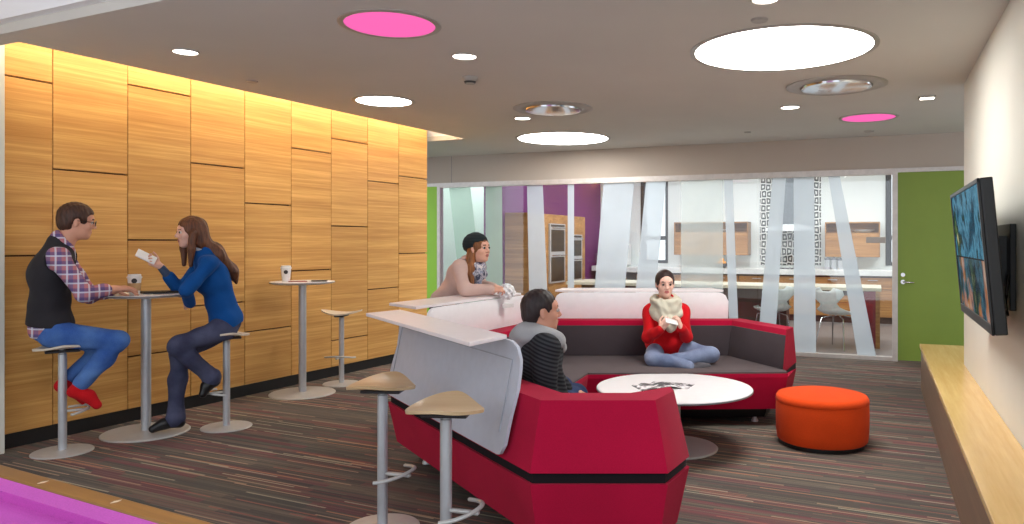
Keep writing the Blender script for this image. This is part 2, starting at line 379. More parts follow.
# rear wall with two windows
w1 = (BW.px(641, 200, KN)[0], BW.px(668, 200, KN)[0]); w2 = (BW.px(885.5, 200, KN)[0], BW.px(960, 200, KN)[0])
zb = BW.px(650, 263, KN)[1]
rw = MB(); rw.box(KE-.2, KN, 0, w1[0], KN+.2, KC); rw.box(w1[0], KN, 0, w1[1], KN+.2, zb); rw.box(w1[1], KN, 0, w2[0], KN+.2, KC); rw.box(w2[0], KN, 0, w2[1], KN+.2, zb); rw.box(w2[1], KN, 0, 4, KN+.2, KC)
o = rw.obj('wall_kitchen', M['kwhite'], frame=BW); o['kind'] = 'structure'
for k, (a, b) in enumerate((w1, w2)):
    m = MB(); fw = .10; m.box(a, KN-.02, zb, a+fw, KN+.1, KC); m.box(b-.05, KN-.02, zb, b, KN+.1, KC)
    zt = BW.px(655, 238, KN)[1]; m.box(a+fw, KN-.01, zt-.04, b-.05, KN+.08, zt+.04); m.box(a+fw, KN-.01, zb, b-.05, KN+.08, zb+.06)
    wn = m.obj('window_%d' % (k+2), M['dark'], frame=BW); wn['kind'] = 'structure'
    child_of(MB().box(a+fw, KN+.03, zb+.06, b-.05, KN+.04, KC).obj('pane', M['glass']), wn)
# side walls
o = MB().box(KE-.14, .14, 0, KE, KN, KC).obj('wall_purple', M['purple'], frame=BW); o['kind'] = 'structure'
o = MB().box(KE-.15, .142, 0, KE+.03, .17, KC).obj('trim_4', M['maroon'], frame=BW); o['kind'] = 'structure'
o = MB().box(3.2, .14, 0, 3.4, KN, KC).obj('wall_kitchen_right', M['kwhite'], frame=BW); o['kind'] = 'structure'
o = MB().box(-9, 1.6, 0, KE-.14, 1.75, KC).obj('wall_corridor', M['palegreen'], frame=BW); o['kind'] = 'structure'
# unseen glowing panels added above the kitchen and corridor to brighten them
for k, (a, b, wd) in enumerate(((-4.2, 1.4, 1.0), (-2.4, 1.4, 1.0), (-.6, 1.4, 1.0), (1.2, 1.4, 1.0), (-4.2, 3.4, 1.0), (-2.4, 3.4, 1.0), (-.6, 3.4, 1.0), (1.2, 3.4, 1.0), (-6.6, .9, .8))):
    p = BW.w(a, b, KC-.04); nm = ['front', 'rear'][b > 2]
    t_ = empty('kitchen_fill_panel', p, BW.a, 'unseen glowing panel added overhead to brighten the rooms beyond the glass', 'ceiling light', 'added kitchen fill panels')
    MB().box(-wd/2-.02, -.32, 0, wd/2+.02, .32, .035).obj('frame', M['white'], t_); MB().box(-wd/2, -.3, -.004, wd/2, .3, .0).obj('diffuser', M['kfill'], t_)

def kx(u, t): return BW.px(u, 250, t)[0]
CT = .93; NF = 4.2
# base cabinets + worktop (right run and left run)
def kcab(x0, x1, label, nd=2, mat='oak_k', rows=2):
    t_ = empty('base_cabinet', BW.w((x0+x1)/2, NF, 0), BW.a, label, 'cabinet', 'kitchen base cabinets'); w = (x1-x0)/2-.003
    MB().box(-w, .02, .1, w, .58, .825).box(-w, .06, 0, w, .58, .1).obj('body', M['darkbrown'], t_)
    zs = [.12, .60, .81] if rows == 2 else [.12, .36, .60, .81]
    for a, b in zip(zs, zs[1:]):
        d = MB().box(-w+.004, 0, a, w-.004, .02, b-.012, .002, 1).obj('drawer', M[mat], t_)
        MB().box(-.08, -.025, b-.06, .08, 0, b-.05, .002, 1).obj('handle', M['steel'], d)
xs0, xs1 = kx(636, NF), kx(897, NF)+.6; n = 8
pos_words = ['leftmost, under the window', 'second from the left', 'third from the left', 'under the cooktop', 'right of the cooktop', 'behind the right shell chair', 'behind the end of the island', 'farthest right']
for k in range(n):
    a = xs0+(xs1-xs0)*k/n; kcab(a, a+(xs1-xs0)/n, 'oak kitchen base unit with drawers, '+pos_words[k], rows=2+(k % 2))
o = MB().box(xs0-.6, NF-.03, .83, xs1, KN-.002, CT, .006).obj('countertop', M['countertop'], frame=BW); tag(o, 'long thick white worktop along the rear kitchen wall', 'countertop')
o = MB().box(kx(592, NF), NF-.03, .85, xs0-.61, KN-.002, CT+.02, .006).obj('countertop', M['countertop'], frame=BW); tag(o, 'short white worktop carrying the coffee machine beside the purple wall', 'countertop')
kcab(kx(596, NF), xs0-.62, 'oak base unit under the short worktop beside the purple wall')
# wall cabinets
def ucab(ua, ub, va, vb, label, div):
    t = KN-.36; a, b = kx(ua, t), kx(ub, t); z1 = BW.px((ua+ub)/2, va, t)[1]; z0 = BW.px((ua+ub)/2, vb, t)[1]; w = (b-a)/2
    e = empty('wall_cabinet', BW.w((a+b)/2, t, z0), BW.a, label, 'cabinet'); h = z1-z0
    m = MB(); m.box(-w, .02, 0, w, .35, .02); m.box(-w, 0, h-.02, w, .35, h); m.box(-w, 0, 0, -w+.02, .35, h); m.box(w-.02, 0, 0, w, .35, h); m.box(-w, .33, 0, w, .35, h); m.box(-w, .0, h*.66, w, .35, h*.69)
    m.obj('body', M['oak_k'], e)
    for q in range(2): MB().box(-w+w*q+.003, -.0, .0, w*q-.003, .02, h*.66, .002, 1).obj('door', M['oak_k'], e)
    return e, w, h, t
c1 = ucab(674, 748, 222, 255, 'oak wall cabinet with open niche, left of the patterned tile panel', 1)
c2 = ucab(825, 880, 222, 257, 'oak wall cabinet with open niche, right of the patterned tile panel', 1)
for (e, w, h, t), s_ in ((c1, 'left'), (c2, 'right')):
    m = MB(); m.lathe([(0, 0), (.10, 0), (.20, .05), (.205, .055), (.19, .055), (.09, .012), (0, .012)], 32)
    p = e.matrix_basis @ Vector((.18, .16, h*.69+.001)); o = m.obj('bowl', M['white'], smooth=50, loc=p); tag(o, 'wide white bowl in the open niche of the %s wall cabinet' % s_, 'bowl')
# patterned tile panel
def tilemat():
    t = NT('patterned_tile'); v = t.coord((1, 1, 1)); sp = t.n('ShaderNodeSeparateXYZ'); t.l(v, sp.inputs[0]); c = t.n('ShaderNodeCombineXYZ'); t.l(t.math('MULTIPLY', sp.outputs[0], 6.5), c.inputs[0]); t.l(t.math('MULTIPLY', sp.outputs[2], 4.6), c.inputs[1])
    vo = t.n('ShaderNodeTexVoronoi', voronoi_dimensions='2D', feature='DISTANCE_TO_EDGE'); vo.inputs['Randomness'].default_value = .25; t.l(c.outputs[0], vo.inputs['Vector']); vo.inputs['Scale'].default_value = 1.6
    col = t.ramp(vo.outputs[0], [(.0, lin((238, 238, 234))), (.08, lin((238, 238, 234))), (.10, lin((60, 62, 62))), (.30, lin((70, 72, 72))), (.33, lin((238, 238, 234)))])
    return t.bsdf(col, .3)
a, b = kx(760, KN), kx(821, KN)
o = MB().box(a, KN-.012, BW.px(790, 265, KN)[1], b, KN-.0005, KC-.02).obj('tile_panel', tilemat(), frame=BW); tag(o, 'tall black and white patterned tile panel behind the range hood', 'tile panel')
# hood
a, b = kx(783, KN-.3), kx(797, KN-.3); zh = BW.px(790, 231, KN-.3)[1]
e = empty('range_hood', BW.w((a+b)/2, KN-.262, zh), BW.a, 'stainless chimney range hood in front of the patterned tile', 'range hood')
MB().box(-(b-a)/2, -.12, .1, (b-a)/2, .24, KC-zh-.01, .003, 1).obj('chimney', M['hood'], e)
MB().loft([[(-.42, -.24, .0), (.42, -.24, 0), (.42, .24, 0), (-.42, .24, 0)], [(-.42, -.24, .05), (.42, -.24, .05), (.42, .24, .05), (-.42, .24, .05)], [(-.17, -.12, .12), (.17, -.12, .12), (.17, .24, .12), (-.17, .24, .12)]]).obj('canopy', M['white'], e)
# cooktop, canisters, fruit bowl, coffee machine
a, b = kx(770, NF+.3), kx(808, NF+.3)
e = empty('cooktop', BW.w((a+b)/2, NF+.28, CT), BW.a, 'black glass cooktop set in the worktop below the hood', 'cooktop')
MB().box(-.36, -.24, 0, .36, .24, .008, .003, 1).obj('glass_top', M['black'], e)
for q in range(4): MB().lathe([(0, .008), (.018, .008), (.016, .035), (0, .035)], 16, (-.12+.08*q, -.2, 0)).obj('knob', M['steel'], e, smooth=40)
for q, (u, hh_) in enumerate(((827.5, .2), (834, .2), (840.5, .19))):
    p = BW.w(kx(u, NF+.25), NF+.25, CT)
    e = empty('canister', p, 0, '%s of the three steel canisters on the white worktop' % ['leftmost', 'middle', 'rightmost'][q], 'canister', 'steel canisters')
    MB().lathe([(0, 0), (.05, 0), (.052, .005), (.052, hh_-.03), (0, hh_-.03)], 28).obj('body', M['steel'], e, smooth=40)
    MB().lathe([(.054, hh_-.03), (.054, hh_), (.02, hh_+.004), (.015, hh_+.02), (0, hh_+.02), ], 28).obj('lid', M['edge'], e, smooth=40)
p = BW.w(kx(722, NF+.25), NF+.25, CT)
o = MB().lathe([(0, 0), (.06, 0), (.14, .08), (.145, .085), (.13, .085), (.05, .012), (0, .012)], 32).obj('fruit_bowl', M['dark'], smooth=50, loc=p); tag(o, 'dark bowl holding oranges on the white worktop', 'bowl')
for q, (dx, dy, dz) in enumerate(((-.05, .0, .09), (.05, .02, .09), (0, -.05, .095), (.0, .0, .15))):
    o = MB().lathe([(0, -.04), (.02, -.035), (.036, -.018), (.04, 0), (.036, .018), (.02, .035), (0, .04)], 20).obj('orange', M['fruit'], smooth=180, loc=p+Vector((dx, dy, dz))); tag(o, 'orange fruit piled in the dark bowl on the rear worktop', 'fruit', 'oranges in the bowl')
e = empty('coffee_machine', BW.w(kx(617, NF+.3), NF+.3, CT+.02), BW.a, 'white and grey coffee machine on the short worktop by the window', 'coffee machine')
MB().box(-.24, -.2, 0, .24, .2, .42, .02).obj('body', M['white'], e); MB().box(-.18, -.215, .1, .12, -.2, .36, .005).obj('front_panel', M['edge'], e); MB().box(-.2, -.26, 0, .16, -.2, .03, .004).obj('drip_tray', M['steel'], e)
# tall oven cabinet
oc = empty('oven_cabinet', BW.w(KE, .53, 0), BW.a, 'tall oak cabinet with built-in ovens against the purple wall', 'cabinet'); OD, OL, OH = .38, 2.41, 1.87
MB().box(.0, 0, 0, OD, OL, OH, .003, 1).obj('body', M['oak_k'], oc)
def ovn(y0, y1, z0, z1, nm, lab, blue):
    o = MB().box(OD-.01, y0, z0, OD+.03, y1, z1, .006).obj(nm, M['steel'], oc)
    m = (z0+z1)/2
    for a_, b_ in ((z0+.03, m-.06), (m+.03, z1-.1)):
        MB().box(OD+.03, y0+.05, a_, OD+.034, y1-.05, b_).obj('oven_window', M['black'], o); MB().tube([(OD+.06, y0+.05, b_+.03), (OD+.06, y1-.05, b_+.03)], .01, 10).obj('oven_handle', M['chrome'], o, smooth=40)
    MB().box(OD+.03, y0+.04, z1-.05, OD+.033, y1-.04, z1-.015).obj('control_strip', M['dark'], o)
ovn(.78, 1.42, .75, 1.72, 'double_oven', '', 0); ovn(1.62, 2.2, .75, 1.55, 'double_oven', '', 1)
for y0, y1 in ((.02, .72), (.76, 1.5), (1.54, 2.38)): MB().box(OD, y0, .1, OD+.012, y1, .70 if y0 > .5 else 1.82, .002, 1).obj('door', M['oak_k'], oc)
# island
ie = BW.px(879.8, 345, .99)[0]; IN = .99
il = kx(640, IN); e = empty('kitchen_island', BW.w(ie, IN, 0), BW.a, 'long kitchen island with cream top and red end panel behind the glass', 'island'); LI = ie-il
MB().box(-LI-1.2, -.0, .765, .02, .85, .81, .004, 1).obj('top', M['island'], e)
MB().box(-.05, .02, 0, 0, .83, .765).box(-.20, .02, 0, -.05, .06, .765).obj('end_panel', M['redpanel'], e)
MB().box(-.052, .0, 0, .002, .02, .765).obj('end_edge', M['oak_k'], e)
MB().box(-LI-1.1, .42, .02, -1.25, .82, .765).obj('body', M['darkbrown'], e)
MB().box(-1.25, .3, .68, -.05, .8, .765).obj('apron', M['darkbrown'], e)
# shell chairs
def shell_chair(p, rz, label):
    e = empty('shell_chair', p, rz, label, 'chair', 'pale shell chairs at the island')
    m = MB(); sh = []
    prof = [(-.20, .40, .455, .12), (-.17, .44, .445, .2), (-.05, .45, .44, .235), (.10, .44, .445, .235), (.19, .42, .47, .22), (.235, .36, .51, .15), (.26, .28, .56, .12), (.28, .22, .62, .19), (.295, .2, .68, .25), (.305, .2, .74, .23), (.31, .2, .77, .1)]
    for (y, _, z, w) in prof: sh.append([(w*math.sin(a_), y-.02*abs(a_), z+.05*(math.sin(a_)**4)) for a_ in [(-PI/2+PI*i/14) for i in range(15)]])
    m.loft(sh, cap=False, close=False); o = m.obj('shell', M['chairshell'], e, smooth=180); md = o.modifiers.new('s', 'SOLIDIFY'); md.thickness = .012
    for sx in (-1, 1):
        for sy in (-1, 1):
            MB().tube([(sx*.06, sy*.05, .43), (sx*.16, sy*.14, .40), (sx*.22, sy*.22, 0)], [.01, .01, .008], 8).obj('leg', M['chrome'], e, smooth=40)
    return e
for u, v, lab, rz in ((772, 343, 'pale shell chair on steel legs at the island, left one', .5), (838, 348, 'pale shell chair on steel legs at the island, nearer the red end panel', -.5)):
    p = G(u, v); shell_chair((p.x, p.y, 0.004), BW.a+PI+rz, lab)

# ------------------------------------------------------------------ ceiling fixtures
def disc_light(u, v, wpx, mat, label, cat='ceiling light', ring=.035, name='ceiling_disc_light', group=None, spread=None):
    p = G(u, v, CEIL); r = wpx/2*p.y/F/math.sqrt(1+(p.x/p.y)**2)
    e = empty(name, p, 0, label, cat, group)
    MB().lathe([(r, .0), (r, -.006), (r+ring*.5, -.010), (r+ring, -.004), (r+ring, 0.0)], 64).obj('trim_ring', M['trimring'], e, smooth=50)
    MB().lathe([(0, -.004), (r*.99, -.004), (r*1.0, -.0005), (0, -.0005)], 64).obj('diffuser', mat, e, smooth=30)
    return p, r
disc_light(782, 50, 178, M['lampwhite'], 'largest round white luminous ceiling disc, nearest the right wall')
disc_light(563, 138.5, 90, M['lampwhite'], 'round white ceiling disc far back, beyond the left mirror-bowl luminaire')
disc_light(384, 101, 56, M['lampwhite'], 'round white ceiling disc nearest the oak wall')
disc_light(390, 24.5, 92, M['lamppink'], 'large round pink luminous ceiling disc on the left')
disc_light(868.5, 117.5, 54, M['lamppink'], 'small round pink ceiling disc on the right near the green door')
for u, v, w, lab in ((185.5, 51.5, 25, 'small round downlight nearest the oak wall'), (464.5, 56, 23, 'small round downlight right of the large pink disc'), (522.5, 118, 15, 'small round downlight against the left mirror-bowl luminaire'),
                     (790, 107, 18, 'small round downlight between the right mirror-bowl luminaire and the back wall'), (765, -1, 25, 'small round downlight cut by the top edge, above the largest disc')):
    disc_light(u, v, w, M['lampsmall'], lab, 'downlight', .012, 'downlight')
for u, v, w, lab in ((836, 85.5, 102, 'round ceiling luminaire with mirrored bowl, right, behind the largest disc'), (553, 108.5, 80, 'round ceiling luminaire with mirrored bowl, left of centre')):
    p = G(u, v, CEIL); r = w/2*p.y/F/math.sqrt(1+(p.x/p.y)**2)
    e = empty('mirror_bowl_light', p, 0, lab, 'ceiling light')
    MB().lathe([(r*.70, .0), (r*.72, -.012), (r*.86, -.006), (r*.9, -.014), (r, -.006), (r, 0)], 64).obj('trim_ring', M['trimring'], e, smooth=40)
    MB().lathe([(r*.70, -.012), (r*.69, -.026), (r*.60, -.03), (0, -.034), (0, -.03), (r*.6, -.026), (r*.66, -.012)], 64).obj('bowl', M['chrome'], e, smooth=50)
p = G(470, 77, CEIL); e = empty('smoke_detector', p, 0, 'small grey smoke detector on the ceiling below the small downlight', 'smoke detector')
MB().lathe([(0, -.05), (.035, -.05), (.05, -.03), (.06, -.012), (.06, 0), (0, 0)], 32).obj('body', M['trimring'], e, smooth=40); MB().lathe([(.037, -.047), (.045, -.035), (.048, -.036), (.04, -.05)], 32).obj('grille', M['dark'], e)
for u, v, r, lab in ((252, 81, .045, 'flat round sprinkler cover near the oak wall'), (759.5, 19.5, .05, 'flat round sprinkler cover above the largest white disc'), (747.5, 132, .04, 'flat round sprinkler cover near the back wall'), (869, 131, .06, 'flat round sprinkler cover beside the small pink disc')):
    o = MB().lathe([(0, -.012), (r*.85, -.012), (r, -.004), (r, 0), (0, 0)], 32).obj('ceiling_sprinkler', M['trimring'], smooth=40, loc=G(u, v, CEIL)); tag(o, lab, 'sprinkler')
p = G(927, 97, CEIL); e = empty('square_downlight', p, RW.a, 'small square spotlight in the ceiling above the television', 'downlight')
MB().box(-.055, -.07, -.012, .055, .07, 0, .003, 1).obj('trim_frame', M['trimring'], e); MB().box(-.04, -.055, -.016, .04, .055, -.012).obj('lens', M['glassbulb'], e)

# ------------------------------------------------------------------ bench along the right wall
t0, t1 = .0, .258; s1 = RW.l(G(921, 344, .44))[0]
e = empty('window_bench', RW.w(0, 0, 0), RW.a, 'long low oak bench ledge running under the television', 'bench')
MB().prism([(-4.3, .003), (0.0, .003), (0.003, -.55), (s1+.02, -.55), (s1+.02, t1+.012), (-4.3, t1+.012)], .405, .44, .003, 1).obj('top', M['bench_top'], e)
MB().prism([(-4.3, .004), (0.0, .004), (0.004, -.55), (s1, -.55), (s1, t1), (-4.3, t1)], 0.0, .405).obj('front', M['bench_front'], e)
# ------------------------------------------------------------------ television
dF, dN = 4.72, 3.47
cF = (RW.l(at(967, 250, dF))); cN = (RW.l(at(984, 250, dN)))
sc_, tc_ = (cF[0]+cN[0])/2, (cF[1]+cN[1])/2; TW, TH = abs(cF[0]-cN[0]), .735
e = empty('wall_television', RW.w(sc_, tc_, H-.07), RW.a, 'flat television on a wall bracket tilted forward above the bench', 'television')
tilt = math.radians(-5); zc = .0
def tvm(o):
    o.rotation_euler = (tilt, 0, 0); o.location = (0, .02, zc); return o
tvm(MB().box(-TW/2, -.055, -TH/2, TW/2, .0, TH/2, .006).obj('housing', M['black'], e))
tvm(MB().box(-TW/2, .0, -TH/2, TW/2, .012, -TH/2+.05, .003).box(-TW/2, 0, TH/2-.022, TW/2, .012, TH/2, .003).box(-TW/2, 0, -TH/2, -TW/2+.022, .012, TH/2, .003).box(TW/2-.022, 0, -TH/2, TW/2, .012, TH/2, .003).obj('bezel', M['black'], e))
def tvmat():
    t = NT('tv_picture'); v = t.coord(); sp = t.n('ShaderNodeSeparateXYZ'); t.l(v, sp.inputs[0])
    n = t.noise(v, 3.2, 5, .6); n2 = t.noise(t.coord(loc=(3, 1, 7)), 4, 3)
    a = t.ramp(n, [(.3, lin((10, 22, 34))), (.42, lin((24, 84, 110))), (.5, lin((90, 160, 190))), (.56, lin((20, 50, 66))), (.64, lin((70, 110, 60))), (.72, lin((200, 200, 150)))])
    b = t.ramp(n2, [(.4, lin((20, 24, 40))), (.5, lin((60, 90, 90))), (.58, lin((220, 130, 60))), (.66, lin((236, 190, 150)))])
    low = t.math('LESS_THAN', sp.outputs[2], -.02); c = t.mix(t.math('MULTIPLY', low, .65), a, b)
    gx = t.math('PINGPONG', t.math('ADD', sp.outputs[0], 2.0), .205); gl = t.math('LESS_THAN', gx, .004); gz = t.math('LESS_THAN', t.math('ABSOLUTE', t.math('ADD', sp.outputs[2], .02)), .004)
    c = t.mix(t.math('MAXIMUM', gl, gz), c, lin((10, 12, 16)))
    e = t.n('ShaderNodeEmission'); t.l(c, e.inputs[0]); e.inputs[1].default_value = .4; g = t.n('ShaderNodeBsdfGlossy'); g.inputs['Roughness'].default_value = .15; g.inputs[0].default_value = (.06, .06, .06, 1)
    ad = t.n('ShaderNodeAddShader'); t.l(e.outputs[0], ad.inputs[0]); t.l(g.outputs[0], ad.inputs[1]); t.l(ad.outputs[0], t.out.inputs[0]); return t.m
tvm(MB().box(-TW/2+.022, 0, -TH/2+.05, TW/2-.022, .006, TH/2-.022).obj('screen', tvmat(), e))
MB().box(-.3, -tc_+.001, -.28, .12, -tc_+.03, .16, .004).box(-.2, -tc_+.02, -.16, -.12, .0, .10, .004).box(.0, -tc_+.02, -.16, .06, .0, .10, .004).obj('wall_bracket', M['black'], e)
MB().tube([(-.26, -tc_+.03, -.1), (-.32, -tc_+.05, -.2), (-.3, -tc_+.04, -.3), (-.2, -tc_+.06, -.33), (-.1, -.05, -.2)], .008, 8).obj('cable', M['black'], e, smooth=60)
# ------------------------------------------------------------------ pool table corner (bottom left)
PZ = .80
q0, q1 = G(0, 463.4, PZ), G(215.8, 522.5, PZ); PT = Fr(q0, q1.x-q0.x, q1.y-q0.y)      # rail outer line; the bed is on its -Y side
e = empty('pool_table', (PT.o.x, PT.o.y, 0), PT.a, 'pool table with magenta cloth and wooden rail, bottom left corner', 'pool table')
x0, x1, W = -.75, 1.45, 1.25; rw_ = .062
MB().prism([(x0, 0), (x1, 0), (x1, -rw_), (x0, -rw_)], PZ-.14, PZ, .008).prism([(x0, -W), (x1, -W), (x1, -W+rw_), (x0, -W+rw_)], PZ-.14, PZ, .008).prism([(x0, -rw_), (x0+rw_, -rw_), (x0+rw_, -W+rw_), (x0, -W+rw_)], PZ-.14, PZ, .008).prism([(x1-rw_, -rw_), (x1, -rw_), (x1, -W+rw_), (x1-rw_, -W+rw_)], PZ-.14, PZ, .008).obj('rail', M['railwood'], e)
cw = .05
m = MB()
def cush(a, b, n):                                                    # a->b along the rail, n inward
    a, b, n = Vector(a), Vector(b), Vector(n); t = (b-a).normalized()
    m.loft([[tuple(a)+(PZ-.002,), tuple(a+n*cw+t*cw)+(PZ-.004,), tuple(a+n*(cw-.015)+t*cw)+(PZ-.04,), tuple(a)+(PZ-.04,)], [tuple(b)+(PZ-.002,), tuple(b+n*cw-t*cw)+(PZ-.004,), tuple(b+n*(cw-.015)-t*cw)+(PZ-.04,), tuple(b)+(PZ-.04,)]])
cush((x0+rw_, -rw_), (x1-rw_, -rw_), (0, -1)); cush((x0+rw_, -W+rw_), (x1-rw_, -W+rw_), (0, 1)); cush((x0+rw_, -W+rw_), (x0+rw_, -rw_), (1, 0)); cush((x1-rw_, -W+rw_), (x1-rw_, -rw_), (-1, 0))
m.obj('cushion', M['magenta'], e)
MB().box(x0+rw_, -W+rw_, PZ-.07, x1-rw_, -rw_, PZ-.038).obj('bed_cloth', M['magenta'], e)
MB().box(x0+.12, -W+.12, PZ-.28, x1-.12, -.12, PZ-.075).obj('cabinet', M['railwood'], e)
for a in (x0+.22, x1-.22):
    for b in (-.22, -W+.22): MB().loft([[(a+sx*.07, b+sy*.07, z_) for sx, sy in ((-1, -1), (1, -1), (1, 1), (-1, 1))] if z_ > .3 else [(a+sx*.05, b+sy*.05, z_) for sx, sy in ((-1, -1), (1, -1), (1, 1), (-1, 1))] for z_ in (0, PZ-.27)]).obj('leg', M['railwood'], e)
for u, v in ((43, 482.4), (116, 501.7)): 
    l = PT.l(G(u, v, PZ)); 
    o = MB().prism([(l[0]-.006, l[1]), (l[0], l[1]-.014), (l[0]+.006, l[1]), (l[0], l[1]+.014)], PZ-.001, PZ+.001).obj('sight_marker', M['ivory'], e)

# ------------------------------------------------------------------ bar tables, stools
def bar_table(u, v, zt, label):
    p = G(u, v); e = empty('bar_table', (p.x, p.y, 0), 0, label, 'table')
    MB().lathe([(0, 0), (.296, 0), (.297, .006), (.29, .012), (.06, .022), (0, .022)], 64).obj('base', M['steelbase'], e, smooth=30)
    MB().lathe([(0, .02), (.034, .02), (.034, zt-.03), (.07, zt-.025), (.07, zt-.02), (0, zt-.02)], 32).obj('pole', M['steel'], e, smooth=40)
    t = MB(); t.lathe([(0, zt-.022), (.26, zt-.022), (.288, zt-.012), (.29, zt-.004), (.287, zt), (0, zt)], 64); t.obj('tabletop', M['lam'], e, smooth=30)
    MB().lathe([(.2885, zt-.013), (.2915, zt-.012), (.2915, zt-.004), (.2885, zt-.003)], 64).obj('edge_band', M['edge'], e, smooth=30)
    return Vector((p.x, p.y, zt))
T1 = bar_table(146, 432.5, 1.04, 'tall round bar table between the man in the vest and the woman in blue')
T2 = bar_table(302.5, 393.5, 1.055, 'tall round bar table standing free by the oak wall, with a lidded cup')
SH = .74
def stool(p, rz, label, mat, arz=0, cat='bar stool'):
    e = empty('bar_stool', (p[0], p[1], 0), rz, label, 'stool')
    MB().lathe([(0, 0), (.182, 0), (.183, .005), (.178, .010), (.05, .018), (0, .018)], 56).obj('base', M['steelbase'], e, smooth=30)
    MB().lathe([(0, .016), (.0255, .016), (.0255, SH-.075), (.02, SH-.07), (.02, SH-.035), (0, SH-.035)], 28).obj('pole', M['steel'], e, smooth=40)
    m = MB(); N = 44; R = 10; L = []
    for k in range(R+1):
        f = k/R; ring = []
        for i in range(N):
            a = 2*PI*i/N; cx, sy = math.cos(a), math.sin(a)
            w = .205*(1-.72*max(0, cx)**1.6); x = .168*cx*f; y = w*sy*f
            z = SH-.024+.030*(abs(y)/.2)**2.0*(1-f*.25*max(0, cx))-.12*x*x
            ring.append((x, y, z))
        L.append(ring)
    top = [[m.b.verts.new(q) for q in r] for r in L[1:]]; c0 = m.b.verts.new((0, 0, SH-.024))
    bot = [[m.b.verts.new((q[0]*.985, q[1]*.985, q[2]-.014)) for q in r] for r in L[1:]]; c1_ = m.b.verts.new((0, 0, SH-.038))
    for rr, cc in ((top, c0), (bot, c1_)):
        for i in range(N):
            j = (i+1) % N; m.b.faces.new((cc, rr[0][i], rr[0][j]))
            for a_, b_ in zip(rr, rr[1:]): m.b.faces.new((a_[i], b_[i], b_[j], a_[j]))
    for i in range(N):
        j = (i+1) % N; m.b.faces.new((top[-1][i], bot[-1][i], bot[-1][j], top[-1][j]))
    m.obj('seat', mat, e, smooth=60)
    MB().box(-.10, -.045, SH-.062, .10, .045, SH-.046, .006).obj('seat_plate', M['dark'], e)
    fr = []
    for i in range(19):
        a = math.radians(-75+150*i/18); fr.append((.155*math.cos(a)-.0, .155*math.sin(a), .285+.012*math.cos(2*a)))
    f = MB(); f.tube(fr, .011, 10, .8); f.box(.02, -.012, .268, .155, .012, .284, .004, 1); o = f.obj('footrest', M['steelbase'], e, smooth=50); o.parent = e
    o.rotation_euler = (0, 0, arz)
    return e
man_dir = Vector((.79, .61, 0)); wdir = math.atan2(.61, .79)
P1 = G(62.5, 452); P2 = G(226.5, 427.2); P3 = G(341.5, 384.0)
stool(P1, wdir+PI, 'bar stool under the man in the dark vest', M['seat_cream'], PI)
stool(P2, wdir, 'bar stool under the woman in the blue sweater', M['seat_cream'], PI)
stool(P3, -PI/2, 'empty bar stool with cream seat between the free bar table and the sofa', M['seat_cream'], 0)
p = at(382.5, 400, 3.73); stool((p.x, p.y), -.08, 'farther of the two plywood bar stools behind the sofa', M['seat_ply'], -.2)
p = at(446, 400, 3.22); stool((p.x, p.y), -.08, 'nearer of the two plywood bar stools behind the sofa', M['seat_ply'], -.2)

# ------------------------------------------------------------------ sofa
V2 = lambda x, y: Vector((x, y, 0))
OUT = [V2(.48, 3.44), V2(.353, 3.185), V2(-.234, 3.185), V2(-1.27, 4.824), V2(-.41, 6.80), V2(1.45, 6.80), V2(1.73, 6.12)]
def offset(poly, d, closed=False):                                   # d>0 shifts towards the inside (right-hand side of the walk)
    n = len(poly); res = []
    for i in range(n):
        pr = poly[i-1] if (i > 0 or closed) else None; nx = poly[(i+1) % n] if (i < n-1 or closed) else None
        ns = []
        if pr is not None: t = (poly[i]-pr).normalized(); ns.append(V2(t.y, -t.x))
        if nx is not None: t = (nx-poly[i]).normalized(); ns.append(V2(t.y, -t.x))
        if len(ns) == 2:
            b = (ns[0]+ns[1]).normalized(); res.append(poly[i]+b*(d/max(.35, b.dot(ns[0]))))
        else: res.append(poly[i]+ns[0]*d+((poly[-1]-poly[-2]).normalized()*abs(d)*.75 if (i == n-1 and poly is OUT) else V2(0, 0)))
    if poly is OUT: res[0] = poly[0]+V2(-.895, .446)*min(d, .08)+V2(-.0, max(0, d-.08)*.6)
    return res
FRONT = [V2(1.55, 5.72), V2(.023, 5.67), V2(-.25, 4.70)]            # seat front line, far end to near end
foot = OUT+[V2(1.55, 5.72), V2(.023, 5.67), V2(-.25, 4.70)]         # clockwise footprint at the widest level
so = empty('sofa', (0, 5, 0), 0, 'crimson U-shaped lounge sofa with charcoal cushions and white privacy screens', 'sofa')
SO = Vector((0, 5, 0))
def L3(p, z): return (p.x-SO.x, p.y-SO.y, z)
def shell(name, mat, zs, parent=so, bev=0):                          # closed footprint lofted through (z, inset)
    m = MB(); m.loft([[L3(p, z) for p in offset(foot, d, True)] for z, d in zs])
    if bev:
        es = [e_ for e_ in m.b.edges if e_.calc_face_angle(0) > .25]
        bmesh.ops.bevel(m.b, geom=es, offset=bev, segments=3, affect='EDGES', profile=.5)
    return m.obj(name, mat, parent, smooth=50)
shell('base', M['red'], [(.14, .05), (.395, .0)], bev=.014)
shell('plinth', M['black'], [(.045, .20), (.15, .17)])
